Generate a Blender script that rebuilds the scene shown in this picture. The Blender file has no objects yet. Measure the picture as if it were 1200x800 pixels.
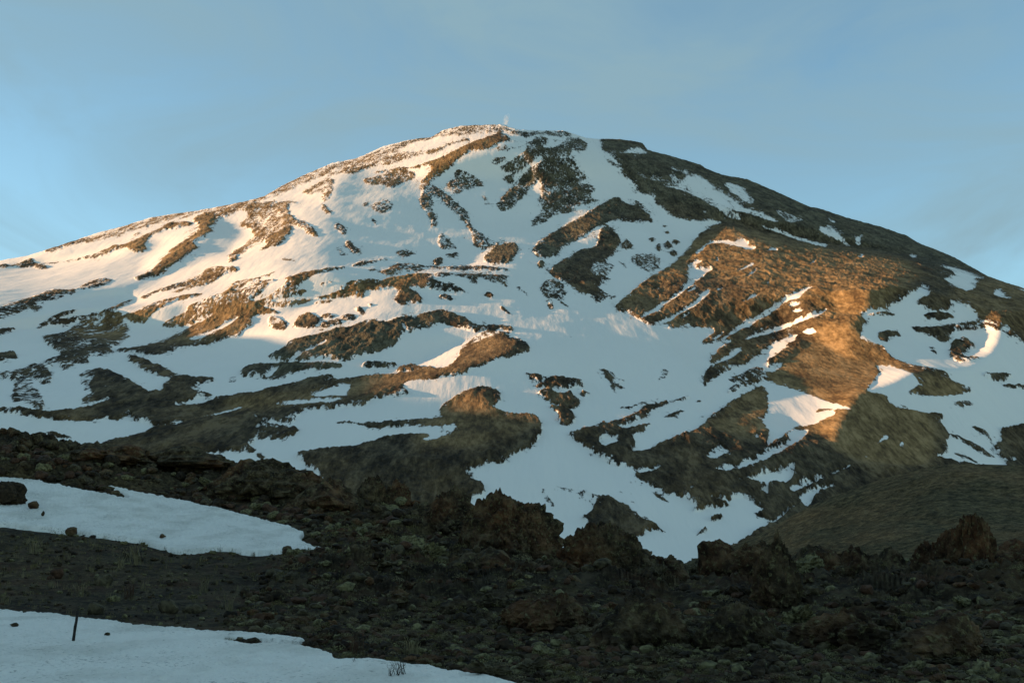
# Outlines of snow and bare ground on the mountain, traced tile by tile: "T ox oy scale" starts a tile,
# then "value: x,y x,y ..." with value 1 = bare, -1 = snow, between = patchy.
COVER = """
T 0 0 1
1: 700,150 1400,150 1400,420 960,420 900,380 850,330 800,262 760,240 740,200 715,180
1: -200,530 0,520 100,525 100,700 -200,700
T 0 180 4
1: -800,560 0,522 0,532 -800,600
1: 190,455 300,425 330,412 440,385 520,362 600,330 660,320 690,310 640,335 590,350 540,370 430,400 340,425 290,440 230,465
1: 0,522 60,520 130,500 150,488 160,500 150,512 240,512 330,500 420,480 500,445 540,430 600,425 640,400 700,375 750,350 790,325 830,322 890,322 900,330 840,345 790,355 740,375 700,390 680,420 690,440 680,460 620,462 600,440 540,445 500,470 440,492 380,495 280,512 170,518 235,532 200,540 150,530 80,530 0,532
0.8: 610,385 650,368 665,372 630,388
0.7: 470,375 540,365 640,345 690,335 700,345 620,355 540,378
1: 1200,235 1150,235 1080,258 1000,270 940,290 900,310 940,340 900,370 880,400 830,430 790,465 750,505 720,540 680,565 625,588 660,595 700,580 760,570 800,545 760,545 800,520 850,495 900,465 930,440 900,420 960,390 1000,355 970,345 1000,330 1040,290 1100,265 1200,250
-0.4: 900,360 935,340 915,375 830,430 860,400
1: 1070,490 1090,460 1150,430 1200,412 1200,430 1130,470 1090,505 1065,510
0.4: 1200,300 1120,315 1140,350 1200,345
0.8: 740,640 810,610 870,590 930,570 980,540 1040,525 1100,530 1125,550 1060,560 1020,590 980,615 900,635 820,655 760,650 700,675 640,680 560,725 500,745 450,745 480,735 540,720 590,690 650,675 700,655
-1: 690,665 760,645 800,640 920,600 880,625 780,660 700,680
0.8: -600,900 -300,800 0,720 100,690 180,660 260,630 320,640 380,625 420,595 480,583 535,598 500,615 450,630 390,635 340,660 290,665 260,690 200,690 160,700 180,715 210,725 160,745 140,720 90,740 40,760 0,780 -300,850 -600,950
-0.8: 460,625 510,610 480,630
1: 210,800 230,775 300,745 360,725 370,735 300,760 270,775 330,780 400,765 380,775 320,795 300,800
1: 560,770 640,745 720,705 790,685 860,665 960,655 900,672 830,690 780,710 720,740 690,780 670,800 620,790 590,775
0.8: 870,715 940,690 1000,665 1080,640 1090,605 1200,580 1200,700 1130,705 1060,730 1000,770 960,800 770,800 870,745 880,725
-1: 900,780 1030,730 1000,755 930,795 880,800
-1: 1060,640 1200,595 1200,605 1080,640
0.9: 440,745 500,740 560,760 580,800 360,800 390,775
T 0 340 4
0.8: 200,225 215,215 300,200 330,180 380,145 370,130 300,150 260,150 150,190 200,150 300,100 365,85 350,100 300,110 250,140 330,125 420,115 450,110 500,95 540,110 560,105 590,150 610,185 580,200 620,215 590,235 540,255 520,280 540,295 480,310 410,310 415,345 350,340 300,375 270,345 230,365 250,430 220,440 180,430 150,400 130,420 180,480 220,550 190,560 140,540 120,530 60,530 50,500 70,470 60,430 40,410 0,415 -300,430 -300,400 0,390 60,385 120,365 150,345 190,350 230,325 300,305 240,270 210,245
0.05: 90,400 150,400 150,440 200,500 180,540 100,530 60,440
-1: 260,180 330,155 370,140 330,180 290,190
1: -200,200 0,180 80,175 30,205 0,220 -200,260
1: -200,320 0,300 60,290 90,318 40,325 0,335 -200,350
0.9: 570,125 640,100 720,65 790,45 860,25 960,15 900,32 830,50 780,70 720,100 690,140 680,155 640,145 590,135
0.8: 750,170 780,145 870,105 880,85 940,50 1000,25 1080,0 1200,0 1200,40 1160,55 1100,65 1040,90 960,150 870,170 820,180 770,175
-1: 890,150 1030,90 1000,120 930,155
0.9: 600,280 640,265 700,255 760,235 830,205 880,185 930,155 1000,130 1060,75 1130,70 1200,60 1200,120 1180,130 1190,165 1140,185 1120,220 1060,215 1010,245 900,265 850,270 770,290 760,305 700,300 640,300 560,290 540,280
-1: 890,225 960,195 1040,160 1110,130 1100,150 1020,190 940,225 895,235
0.9: 400,400 440,390 500,370 560,400 620,430 660,460 700,480 650,505 560,510 480,520 430,545 400,540 420,500 400,470 415,440
0: 380,380 500,350 440,400 420,470 430,550 370,540 400,490 370,430
1: 595,310 640,312 700,335 760,365 820,395 890,410 1000,420 1000,430 930,438 890,455 900,475 1020,488 900,505 880,545 960,530 1050,505 1150,480 1200,475 1200,590 1150,600 1100,620 1200,610 1200,760 1150,770 1120,760 960,780 900,760 890,800 400,800 0,800 0,700 100,715 200,730 290,745 350,760 390,755 450,735 510,715 600,690 700,660 760,640 700,625 640,615 610,590 640,575 560,600 520,605 420,600 300,605 200,595 100,585 0,578 -800,570 -800,545 0,558 120,562 250,572 370,565 430,550 560,510 700,480 770,475 760,445 800,420 740,400 680,380 630,345
-1: 815,535 850,525 1000,490 1060,485 1030,500 930,520 880,545 820,545
-1: 950,600 1000,580 1060,560 1130,545 1150,555 1080,575 1010,590
-0.6: 750,635 800,625 850,605 870,615 820,635 770,640
-1: 1160,730 1200,705 1200,745
-1: 890,755 940,775 1000,800 920,800 900,775
-1: 960,765 1050,760 1120,755 1200,765 1200,800 1010,800
0.7: 195,670 250,668 300,680 400,692 300,690 220,682
T 250 300 4
0.7: 0,190 60,160 100,130 160,115 230,95 300,70 260,95 200,115 300,110 350,95 400,80 470,65 540,55 620,45 610,65 540,70 470,90 440,110 400,140 380,165 440,155 420,180 350,190 300,200 280,210 340,215 400,205 340,240 300,240 200,230 120,235 60,240 0,260
-1: 160,210 220,170 280,120 350,100 330,135 260,185 200,215
-0.8: 80,160 160,130 250,100 200,125 100,165
1: 0,260 60,235 200,235 290,245 310,270 260,270 200,270 180,290 190,325 150,340 110,345 90,380 40,375 0,385
-1: 0,340 60,310 120,290 100,310 40,345 0,355
0.6: 250,285 300,280 350,320 340,345 290,345 260,325
0.9: 380,330 390,290 440,265 500,290 490,330 420,342
0.8: 505,280 540,268 570,280 550,295 515,293
0.8: 500,330 510,305 560,315 600,295 605,320 540,335
0.8: 600,280 650,270 670,300 630,310 600,295
0.8: 655,245 690,235 715,265 690,280
0.7: 715,225 750,222 755,235 725,237
0.6: 490,135 530,115 575,130 520,150
0.5: 470,215 560,200 550,215 480,230
1: 340,235 380,210 450,205 520,190 580,165 640,150 700,135 780,120 850,100 920,90 1000,85 1200,80 1200,95 1100,95 1020,105 1060,120 1110,130 1180,165 1190,180 1120,170 1040,160 960,140 920,150 970,180 985,215 950,225 910,205 890,240 850,215 860,180 880,155 830,150 760,165 700,170 620,190 520,200 460,205 390,240
-1: 360,215 380,190 520,175 600,155 580,170 510,190 440,205
0.8: 580,160 620,130 650,115 740,105 790,115 740,130 660,145
0.7: 750,70 810,60 860,40 920,35 1010,45 960,60 1010,70 900,75 860,85 800,90
0.6: 715,65 760,58 750,72
0.4: 690,30 800,10 840,15 740,40
0.7: 1050,185 1090,180 1135,205 1100,212 1060,200
0.7: 620,185 720,170 710,200 660,200
1: 250,470 340,420 350,400 450,380 540,350 620,335 700,315 760,300 810,310 890,285 950,280 1030,262 1080,258 1140,275 1200,300 1200,345 1130,325 1080,318 1030,325 960,345 930,365 900,350 880,395 800,430 740,455 680,475 600,490 540,470 470,480 400,490 300,490
-1: 340,490 370,470 440,433 530,398 545,402 450,444 390,479 355,498
-0.7: 885,310 900,315 915,352 895,345
0.9: 125,560 140,530 200,510 290,510 350,505 450,500 560,502 620,510 560,525 480,530 400,535 340,565 290,578 250,575 220,560 160,570
-1: 235,564 270,533 290,518 304,528 262,567
0.1: 60,570 110,560 110,585 70,590
0.9: 685,515 720,495 760,490 880,508 820,518 740,520
0.9: 855,530 920,518 1050,515 1000,525 920,538 870,542
1: 150,640 280,620 340,605 400,590 470,570 550,555 560,565 500,590 600,580 700,565 800,555 900,545 1000,525 1100,515 1130,490 1160,460 1200,425 1200,555 1140,560 1040,575 940,590 870,605 910,635 900,655 800,662 740,670 720,695 640,705 560,712 480,715 410,720 410,745 340,760 400,770 340,785 260,775 200,765 180,740 150,705 60,715 0,740 0,665 60,655 140,650
1: 0,745 60,725 150,710 180,740 200,770 280,790 340,775 370,800 0,800
-1: 440,645 500,625 600,605 650,600 640,630 620,655 560,655 470,660
-1: 275,690 340,675 430,668 540,665 620,670 560,685 450,690 350,700
-1: 0,745 60,720 130,705 150,712 80,730 20,750
-0.5: 205,770 260,770 360,780 380,795 260,790
1: 1060,745 1080,710 1120,690 1150,660 1200,635 1200,790 1150,780 1100,795 1000,800 800,800 600,785 560,775 640,780 760,785 880,780 980,770 1050,755
T 0 0 1
0.3: 232,247 300,231 340,212 372,197 420,184 480,163 520,152 524,157 480,170 430,188 378,206 345,220 310,235 240,252
0.35: 100,279 140,266 180,254 232,245 236,251 180,262 140,275 100,287
0.25: 372,199 420,188 470,178 500,175 470,190 420,198 385,207
T 250 140 4
0.35: 250,350 300,320 380,280 400,290 370,330 300,345
0.4: 470,250 560,210 590,230 560,250 590,255 520,250
0.35: 410,340 500,290 550,265 570,290 560,340 530,390 510,380 510,330 450,360
0.7: 600,245 640,210 700,205 760,210 700,235 690,245 620,258
0.35: 700,185 800,140 900,100 940,100 880,130 860,155 780,165 740,190
0.5: 690,200 800,190 900,180 1010,150 1100,120 1160,90 1200,85 1200,100 1150,110 1080,130 1000,160 900,190 800,205
0.9: 740,247 850,232 950,220 1040,190 1100,165 1150,145 1200,125 1200,155 1140,185 1130,210 1080,250 1040,280 1000,310 970,300 990,280 1040,215 960,225 850,240 760,252
0.4: 1020,80 1100,50 1170,30 1200,35 1200,70 1130,65 1060,85
0.55: 695,285 740,265 850,240 940,240 945,275 880,305 840,325 780,310 720,305
0.6: 960,380 980,340 960,310 1000,300 1040,310 1090,345 1130,380 1170,420 1200,440 1200,490 1150,440 1110,400 1060,360 1020,350 1020,400 1040,440 1055,500 1020,510 1010,450 975,410
0.25: 740,400 770,380 820,375 850,410 800,440 750,430
0.2: 690,400 720,380 730,390 710,410
0: 730,455 750,460 780,500 760,500
0.6: 560,490 590,485 630,520 620,545 580,525
0.6: 615,580 640,560 670,590 700,620 700,635 650,630
0.1: 570,600 600,600 630,640 600,640
0.35: 500,400 530,400 560,440 550,455 520,430
0.8: 0,435 80,410 150,395 250,385 340,385 440,390 350,400 360,440 380,465 430,475 470,510 500,555 460,545 410,510 370,490 360,540 330,570 300,590 230,610 190,620 150,650 110,660 70,665 75,640 130,600 170,590 150,570 190,540 170,510 130,505 110,490 170,480 160,450 100,440 60,460 40,460 20,470 10,490 0,490
-1: 60,470 100,435 160,430 170,460 120,490 160,520 180,560 140,560 100,520 50,500 20,490
-1: 100,650 160,605 240,570 250,590 190,620 130,655
0.3: 190,420 300,420 340,500 300,540 200,490
0.2: 250,640 310,640 300,660 420,665 390,660
0.6: 640,680 720,660 800,655 830,650 740,680 660,690
0.3: 840,625 890,610 970,630 900,650
0.9: 1030,660 1060,650 1080,670 1040,680
T 500 140 4
0.45: 0,90 60,60 140,35 240,20 340,25 400,50 480,60 560,50 640,55 690,75 640,85 520,70 480,90 400,70 370,55 330,70 240,60 160,80 80,80
1: 0,200 60,185 120,150 180,120 240,95 310,75 360,60 390,100 330,110 310,135 240,145 170,150 130,175 110,210 60,260 20,300 0,315 0,280 30,215 0,215
0.5: 0,150 50,130 150,90 160,100 60,150 0,165
0.65: 0,320 60,320 100,360 150,400 200,440 210,500 260,530 310,570 350,570 330,600 260,615 220,590 210,540 180,490 140,450 110,420 70,380 30,355 30,420 50,490 20,490 0,420
0.5: 95,310 120,270 150,235 200,250 250,280 280,320 220,310 160,350 110,340
0.2: 255,355 290,365 300,400 280,405
0.4: 50,550 80,530 130,590 140,610 50,610
0.4: 70,630 165,620 120,655
0.6: 300,190 340,180 380,175 370,205 310,215
0.8: 325,240 360,215 400,190 430,155 410,140 470,110 500,90 560,80 580,100 550,120 620,130 650,90 700,85 760,110 740,150 690,150 660,170 700,210 730,250 755,270 720,300 780,310 790,340 760,360 820,380 740,400 700,420 640,440 590,460 540,490 480,510 500,470 540,420 530,380 470,350 430,380 400,420 350,430 330,405 360,360 400,320 440,300 400,300 350,280 380,265 420,250
-1: 410,150 470,110 480,115 450,160 420,175 390,190
-1: 550,130 560,100 600,90 630,120 570,130
-1: 410,270 460,230 540,170 550,185 470,240 440,280 420,300
-1: 465,345 500,310 520,285 540,320 530,370 500,370
0: 560,320 640,310 700,300 690,330 620,345 570,340
0.2: 560,410 600,400 560,480 500,510 540,450
0.1: 310,130 380,120 420,130 400,150 330,150
0.9: 485,620 510,590 560,550 640,500 720,460 770,425 830,390 890,360 940,395 1000,420 1060,460 1060,485 980,478 880,475 840,490 780,515 740,545 700,570 650,590 600,640 560,650 520,640
1: 565,715 600,690 660,650 720,610 790,600 820,500 850,490 880,520 910,560 900,600 860,650 800,680 740,720 700,750 640,755 600,740
-1: 700,590 740,545 800,515 810,560 790,600 730,600
1: 910,610 930,550 975,605
0.7: 680,790 740,750 790,690 850,660 885,690 840,730 810,800 700,800
0.15: 960,640 1000,620 1100,640 1090,700 1050,720 980,690 960,660
0.3: 900,660 950,690 940,700 900,680
1: 1112,590 1130,570 1158,590 1142,610 1115,607
1: 1068,600 1085,580 1108,600 1090,618
1: 1137,625 1160,610 1183,630 1160,648
0.9: 1148,575 1170,558 1193,575 1165,590
0.9: 1037,562 1055,551 1073,568 1050,578
0.7: 1100,500 1120,490 1125,510
0.7: 1110,530 1135,525 1140,540
0.4: 930,360 980,380 1030,420 1085,450 1040,440 980,410
1: 260,655 310,610 360,580 420,580 435,610 410,650 400,680 300,685
1: 520,670 545,658 558,680 535,697 520,687
0.5: 470,655 510,680 480,670
1: 30,655 70,650 80,675 40,680
0.8: 0,685 100,690 200,680 300,690 400,705 380,715 260,705 100,700 0,695
0.6: 0,735 100,725 200,720 400,735 380,745 380,790 330,770 280,750 250,730 230,750 240,780 200,760 190,735 0,745
0.8: 0,745 60,770 120,765 160,800 0,800
-1: 690,60 820,60 830,150 880,180 920,230 920,260 960,290 1000,345 1080,360 1070,380 1090,410 1140,450 1200,470 1300,480 1400,480 1300,560 1200,640 1150,690 1080,740 1000,800 900,800 900,760 960,740 880,640 980,610 940,560 880,510 880,478 1060,487 1062,460 1000,418 940,393 890,358 830,385 760,370 790,340 780,305 720,298 760,270 740,250 705,205 665,170 700,152 745,150 765,110
0.9: 808,90 900,95 1000,110 1030,140 1100,160 1200,190 1200,470 1140,450 1090,410 1070,380 1080,360 1000,345 960,290 920,260 920,230 880,180 830,150 815,120
0.15: 960,640 1000,620 1100,640 1090,700 1050,720 980,690 960,660
0.3: 900,660 950,690 940,700 900,680
1: 1112,590 1130,570 1158,590 1142,610 1115,607
1: 1068,600 1085,580 1108,600 1090,618
1: 1137,625 1160,610 1183,630 1160,648
0.9: 1148,575 1170,558 1193,575 1165,590
0.9: 1037,562 1055,551 1073,568 1050,578
0.7: 1100,500 1120,490 1125,510
0.7: 1110,530 1135,525 1140,540
0.4: 930,360 980,380 1030,420 1085,450 1040,440 980,410
-1: 940,145 1000,130 1050,155 960,165 900,160
0.35: 960,240 1200,300 1200,330 1120,300 1000,270
0.5: 820,170 900,215 930,240 860,215
-0.8: 1100,300 1200,325 1200,340 1110,308
T 750 140 4
-0.6: 130,240 200,290 280,330 340,360 400,400 450,440 480,475 430,470 370,420 300,380 220,340 150,290
-0.8: 190,285 250,250 330,300 400,350 440,380 520,420 600,450 660,490 600,470 500,440 440,430 380,390 300,350 230,310
-0.9: 390,295 440,300 500,340 530,370 540,400 480,380 430,345
-0.8: 110,300 200,325 260,350 200,340
-0.1: 140,215 240,250 220,265 150,235
-0.9: 540,485 620,505 700,530 780,565 880,590 880,600 800,585 700,550 600,515
-1: 835,500 900,505 940,550 1000,600 960,590 900,545 850,530
-0.9: 1010,590 1010,550 1050,545 1030,560 1030,600
-0.8: 860,460 920,475 920,490
0.2: 640,420 780,470 700,490 650,450
-0.1: 280,430 320,430 310,450
T 900 280 4
1: 0,140 820,120 1200,220 2000,400 2000,800 0,800
-1: 430,350 560,320 620,300 640,270 700,235 730,215 765,240 750,275 700,285 690,310 780,330 840,340 860,310 845,290 900,295 950,330 990,360 960,385 1100,400 1140,420 1130,450 1200,485 1700,560 1700,800 620,800 560,760 570,730 460,715 490,680 530,630 500,592 560,595 640,620 700,655 705,685 650,720 760,740 900,725 955,715 950,695 900,680 850,655 840,625 720,600 620,575 565,545 540,500 440,475 430,440 450,390 470,385
T 900 450 4
1: 0,120 1200,120 2000,200 2000,1000 0,1000
-1: 480,0 460,40 560,50 575,80 640,90 620,110 740,130 830,150 800,165 840,220 850,240 830,270 850,320 780,335 870,360 1000,385 1130,400 1130,380 1090,330 1060,290 1100,270 1100,240 1090,215 1200,190 1700,150 1700,-100 1200,-100 1200,0
0.7: 840,225 900,240 960,270 1040,320 1080,345 1000,330 980,310 920,270 860,245
0.7: 950,195 1000,205 1040,240 1060,280 1000,230
0.7: 850,320 930,340 1010,375 960,360
-0.8: 1145,345 1165,345 1165,370 1150,370
-1: 85,150 200,140 290,125 325,140 250,170 170,200 110,185
-0.9: 0,300 60,290 100,260 90,235 140,215 180,215 185,240 150,280 80,310 40,330 0,345
-1: 0,410 60,390 115,375 125,400 110,440 60,460 0,465
-0.9: 90,485 140,450 200,455 260,440 240,465 170,490 110,505
-0.6: 290,440 330,410 400,370 415,370 370,400 310,440
-1: 0,650 60,610 140,575 170,560 140,530 180,505 250,490 320,480 290,500 240,510 200,560 190,580 100,620 30,650
-0.9: 505,280 550,235 570,255 530,275
-0.7: 605,290 625,270 632,285
-0.6: 645,300 655,290 652,303
-0.6: 445,340 475,337 465,346
T 850 420 4
1: -40,340 0,300 200,260 200,640 0,655 -60,620
-0.9: 0,510 60,490 130,470 170,440 230,425 280,420 270,440 200,475 120,500 0,540
-1: 110,565 150,545 250,515 320,490 330,520 300,575 200,585 130,580
-0.8: 130,360 170,365 150,380
-0.7: 0,420 30,455 10,465
-1: -40,660 100,650 140,680 60,690 130,700 190,700 130,730 200,740 130,775 200,770 230,745 320,700 400,650 420,640 380,690 150,800 60,850 -40,850
-0.6: 60,560 90,570 75,580
1: 100,636 205,630 208,742 190,737 140,729 195,703 140,683 105,656
1: -200,990 -80,945 80,853 200,785 400,653 400,1000
T 900 280 4
0.9: 640,722 705,685 700,655 640,620 560,590 480,580 500,570 600,575 720,600 840,625 850,655 900,680 955,700 955,720 880,730 760,742
0.8: 470,350 540,340 610,355 520,362
0.9: 510,460 530,435 600,435 620,458 580,450 555,465 555,485 520,475
0.9: 720,360 780,345 850,350 880,370 830,378 760,375
0.8: 665,408 760,415 900,400 960,385 1040,375 1110,400 1080,430 980,420 900,430 860,440 860,470 820,485 780,460 720,440 690,430
0.9: 860,480 930,465 970,500 980,515 930,520 905,550 1000,560 960,580 890,575 850,540
0.6: 750,510 780,510 800,545 770,540
1: 1000,635 1080,630 1160,645 1100,660 1030,655
0.9: 1080,680 1160,690 1300,685 1300,715 1140,700
0.1: 860,770 900,755 980,760 960,785 890,790
0.9: 1120,440 1200,430 1400,430 1400,480 1200,475 1140,460
-0.9: 800,125 850,130 950,160 1030,190 970,185 980,215 950,250 870,220 820,190 860,180 880,160
-0.9: 1050,265 1080,235 1110,265 1160,290 1090,280
-0.7: 1120,230 1200,240 1300,250 1200,248
-0.8: 660,70 710,80 680,95
-0.8: 415,87 455,73 445,92
-0.6: 360,215 430,175 400,200
-0.8: 432,236 475,231 450,243
-0.8: 160,435 200,420 230,440 190,443
-0.9: 280,375 330,362 310,375
T 700 260 4
1: 480,60 540,20 600,5 900,110 1200,150 1200,400 930,530 850,570 800,620 700,665 600,710 520,745 500,740 510,700 540,660 530,640 560,595 640,560 600,550 500,575 490,560 560,510 460,490 340,505 340,480 260,490 200,455 150,420 110,420 80,395 180,310 280,240 370,190
-1: 450,155 500,110 510,95 600,85 650,90 690,80 720,110 745,120 730,135 640,118 600,98 520,105 490,140
-1: 200,440 240,425 300,385 380,330 420,290 430,230 430,195 470,180 495,185 460,205 470,225 550,215 520,240 450,290 420,320 350,370 280,420 210,455
-0.9: 250,492 300,465 370,430 430,395 480,360 530,308 524,340 480,382 400,428 330,468 270,494
-0.9: 375,452 440,418 405,450
-0.8: 250,326 298,299 270,326
-0.8: 265,362 300,343 280,366
-0.7: 340,302 382,284 360,302
-0.6: 420,330 470,300 440,335
-1: 560,570 640,497 720,452 800,402 860,367 930,327 1000,298 1004,306 940,352 860,398 800,434 720,484 640,528 600,553
-0.5: 640,390 690,370 730,340 775,320 740,362
-1: 893,402 930,378 978,378 920,403
-1: 912,428 950,403 983,414 930,433
-1: 670,555 740,530 820,503 900,478 1000,437 1085,407 1062,432 960,473 880,503 780,533 690,557
-0.7: 750,510 812,483 780,508
-0.8: 540,542 605,515 560,552
-0.9: 350,505 400,480 455,480 400,530 350,530
-1: 535,665 590,630 640,600 690,600 640,630 570,660 530,690
-1: 500,780 560,730 600,700 680,670 740,640 790,600 850,560 940,530 920,560 880,590 820,640 740,680 680,700 620,740 560,760 600,790 650,770 700,750 740,730 800,740 760,780 720,800 480,800
-0.9: 790,690 830,665 885,653 860,680 800,708
-0.9: 955,520 990,498 1025,520 990,528
-0.7: 560,322 600,306 575,330
-0.7: 618,192 645,178 630,193
-0.9: 645,242 700,208 738,183 720,212
-0.9: 668,277 762,213 720,252
-0.7: 788,292 824,273 800,292
-0.8: 983,207 1042,158 1010,197
-0.7: 790,130 840,125 850,138 800,140
-0.6: 540,240 580,215 560,240
-0.5: 545,185 575,165 560,187
0.8: 610,745 660,720 740,680 790,690 800,700 760,730 700,750 640,755
T 600 430 4
1: 250,315 320,300 410,270 440,265 550,235 600,205 620,185 720,165 735,175 680,195 640,215 620,225 650,235 560,260 490,285 560,285 670,265 600,310 565,320 580,360 550,410 600,395 670,385 680,365 760,335 850,300 920,250 1050,150 1200,70 1200,240 1040,300 1040,640 1000,650 900,655 860,640 830,615 720,585 690,565 640,550 590,510 560,490 450,440 400,400 330,360
-0.9: 430,270 470,258 450,275
-0.6: 540,260 620,235 560,262
-1: 405,335 440,325 490,325 500,355 470,370 440,380 410,350
-0.9: 490,455 560,465 620,480 660,480 680,465 710,475 680,495 620,500 560,495 500,480
-0.7: 738,520 762,525 750,534
-0.8: 820,570 850,565 855,580 830,582
-0.9: 910,410 950,375 980,360 1010,390 1030,420 1000,415 940,435 915,430
-0.9: 950,485 1020,460 1100,440 1200,400 1200,430 1140,460 1050,490 970,500
-0.9: 915,605 1000,620 1080,620 1130,615 1140,640 1060,645 1000,640 930,615
-0.9: 1110,520 1200,505 1200,545 1130,540
-0.7: 1135,325 1170,325 1150,340
0.8: 500,190 550,183 620,165 730,145 640,165 560,190 520,197
0.9: 740,165 800,145 845,133 820,150 770,163
0.9: 835,166 900,154 880,164
0.8: 705,236 760,214 843,196 780,221 720,239
0.7: 860,240 930,225 960,215 920,235 880,245
1: 50,30 120,35 140,50 130,75 90,60
0.9: 75,90 150,80 160,50 240,50 330,65 340,90 280,90 240,105 200,85 190,115 220,130 270,115 290,140 320,155 300,195 250,190 200,170 160,150 110,125 150,115 170,95
0.9: 175,185 220,180 280,200 290,260 240,278 220,260 225,225 200,205
0.7: 310,110 380,115 350,133 325,130
0.3: 410,0 470,20 490,50 540,60 500,80 540,105 480,110 450,70 430,40
0.4: 700,0 740,20 730,60 680,75 700,40
0.8: 905,35 950,0 1040,0 960,40 920,70 905,100 900,90
0.8: 1010,60 1080,30 1200,0 1200,60 1120,80 1060,110 1000,130 1010,105 1060,80 1020,70
-0.7: 1060,70 1130,40 1110,60
-1: 1050,108 1180,64 1170,82 1080,114
0.9: 320,700 370,680 390,650 400,620 310,575 400,605 470,620 540,650 590,700 620,730 650,740 720,780 735,792 660,760 620,770 600,800 460,800 440,780 390,760 350,730
-0.2: 200,550 340,590 400,620 360,640 260,600
-0.2: 430,560 560,590 660,630 560,600
-0.35: 120,520 200,640 260,700 160,660
0.6: 530,508 570,540 604,567 560,543
0.6: 640,569 700,599 757,642 690,608
0.5: 540,623 600,652 560,643
0.9: 930,715 960,695 995,693 970,715 940,722
0.7: 860,792 900,765 950,755 990,725 960,752 900,782
0.8: 840,675 880,655 920,655 880,675
T 500 290 4
0.9: 0,310 60,297 110,315 160,340 240,360 330,362 400,378 410,400 350,385 280,380 240,390 190,385 130,365 60,355 0,370
0.3: 240,400 280,380 400,400 400,410 300,420 240,430 190,470 165,470 210,430
1: 100,550 150,510 155,485 210,455 270,425 350,408 420,420 480,450 490,490 430,500 400,515 330,520 290,545 230,565 190,590 110,600 50,610 0,620 0,575 60,570
0.5: 560,150 600,150 640,170 660,230 620,220 600,200 640,250 685,295 640,270 580,220 600,270 600,290 570,290 560,240 530,190
0.1: 410,180 450,180 490,240 460,220
0.8: 50,220 100,225 135,245 90,250
0.9: 268,220 290,210 327,236 290,234
0.8: 343,273 365,273 392,310 412,327 370,312
0.7: 218,213 257,233 235,231
0.8: 0,145 60,170 110,165 180,205 190,220 120,205 60,200 0,195
0.9: 570,110 640,60 720,20 760,0 900,0 880,30 800,75 760,120 820,150 800,190 840,240 800,265 770,230 700,205 680,180 640,155 600,140
0.2: 760,80 860,60 880,90 840,140 880,150 820,160
0: 800,180 860,230 900,210 880,250 800,240
0.4: 640,403 722,441 660,417
0.4: 440,403 502,431 450,414
T 300 500 4
1: 180,130 240,120 400,105 480,90 560,75 560,65 640,45 820,38 800,50 720,70 840,65 900,40 960,0 1200,0 1200,120 1130,130 1060,170 980,190 1000,240 1080,290 1050,300 1050,330 960,340 960,400 800,400 650,400 500,290 420,250 350,220 260,190 200,160
-0.1: 170,180 260,195 400,250 480,280 440,310 380,290 280,240 190,200
-0.9: 440,200 490,190 550,210 545,235 500,225 480,215
-1: 550,300 570,275 620,275 580,315
0.9: 0,0 190,0 200,15 160,45 60,55 0,60
0.5: 0,118 62,150 0,147
1: 1108,150 1150,133 1178,167 1130,172
T 300 330 2.9625
1: 270,485 400,497 480,490 600,480 640,470 630,440 690,400 740,375 800,365 850,390 850,420 810,430 880,455 980,470 1000,515 960,560 880,600 860,630 800,625 720,650 740,690 800,720 780,755 720,740 700,800 300,800 200,640 135,600 260,590 420,570 540,535 610,535 560,555 640,550 700,510 690,490 600,500 470,510 400,505 300,492
"""
# Faces of the mountain that lean towards the low sun (the terrain is raised so that they do).
FACES = """
T 0 0 1
1: -200,350 0,304 78,282 150,262 236,244 310,228 371,198 417,185 478,163 542,146 610,150 600,165 540,185 505,200 480,205 460,203 400,205 385,240 370,235 345,237 335,270 320,290 270,308 265,295 290,275 275,262 250,255 240,275 210,300 170,325 160,312 190,285 170,280 150,300 90,308 30,311 0,314 -200,370
1: 130,345 200,322 260,300 285,312 240,335 160,360
0.9: 60,385 120,365 160,362 200,342 250,325 290,318 330,328 390,322 340,360 300,375 270,385 210,405 180,405 225,380 200,378 140,390 100,380
1: 340,360 400,345 480,323 530,320 480,338 400,355 345,364
1: 545,312 575,287 610,287 606,308 560,312
0.8: 395,402 425,390 440,392 410,404
1: 400,455 450,436 500,422 530,405 550,395 585,391 600,402 575,418 535,432 470,445
0.9: 515,485 535,465 560,465 575,480 550,487
0.5: 250,478 340,460 420,452 340,475 300,480
0.5: 430,520 500,505 600,495 560,510 480,525
1: 465,195 500,180 510,200 490,220
0.8: 620,262 670,245 700,252 705,275 680,288 650,270
0.8: 600,180 612,205 625,230 640,225 630,205 615,180
1.5: 795,308 820,285 852,262 900,282 1000,295 1095,310 1060,335 1020,362 1000,375 975,392 900,408 880,415 940,385 980,368 960,352 900,337 840,325
0.55: 835,508 865,475 900,445 930,410 960,395 1000,380 1010,410 1040,425 1100,430 1140,452 1080,462 1020,455 1000,470 1070,490 1100,520 1070,540 1030,540 990,528 960,508 920,495 925,480 880,490
0.4: 1100,395 1200,375 1400,380 1400,440 1200,430 1110,423
0.35: 1140,330 1200,350 1400,380 1200,395 1150,385 1130,360
0.9: 890,418 930,395 940,400 900,425 870,445
"""
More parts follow.
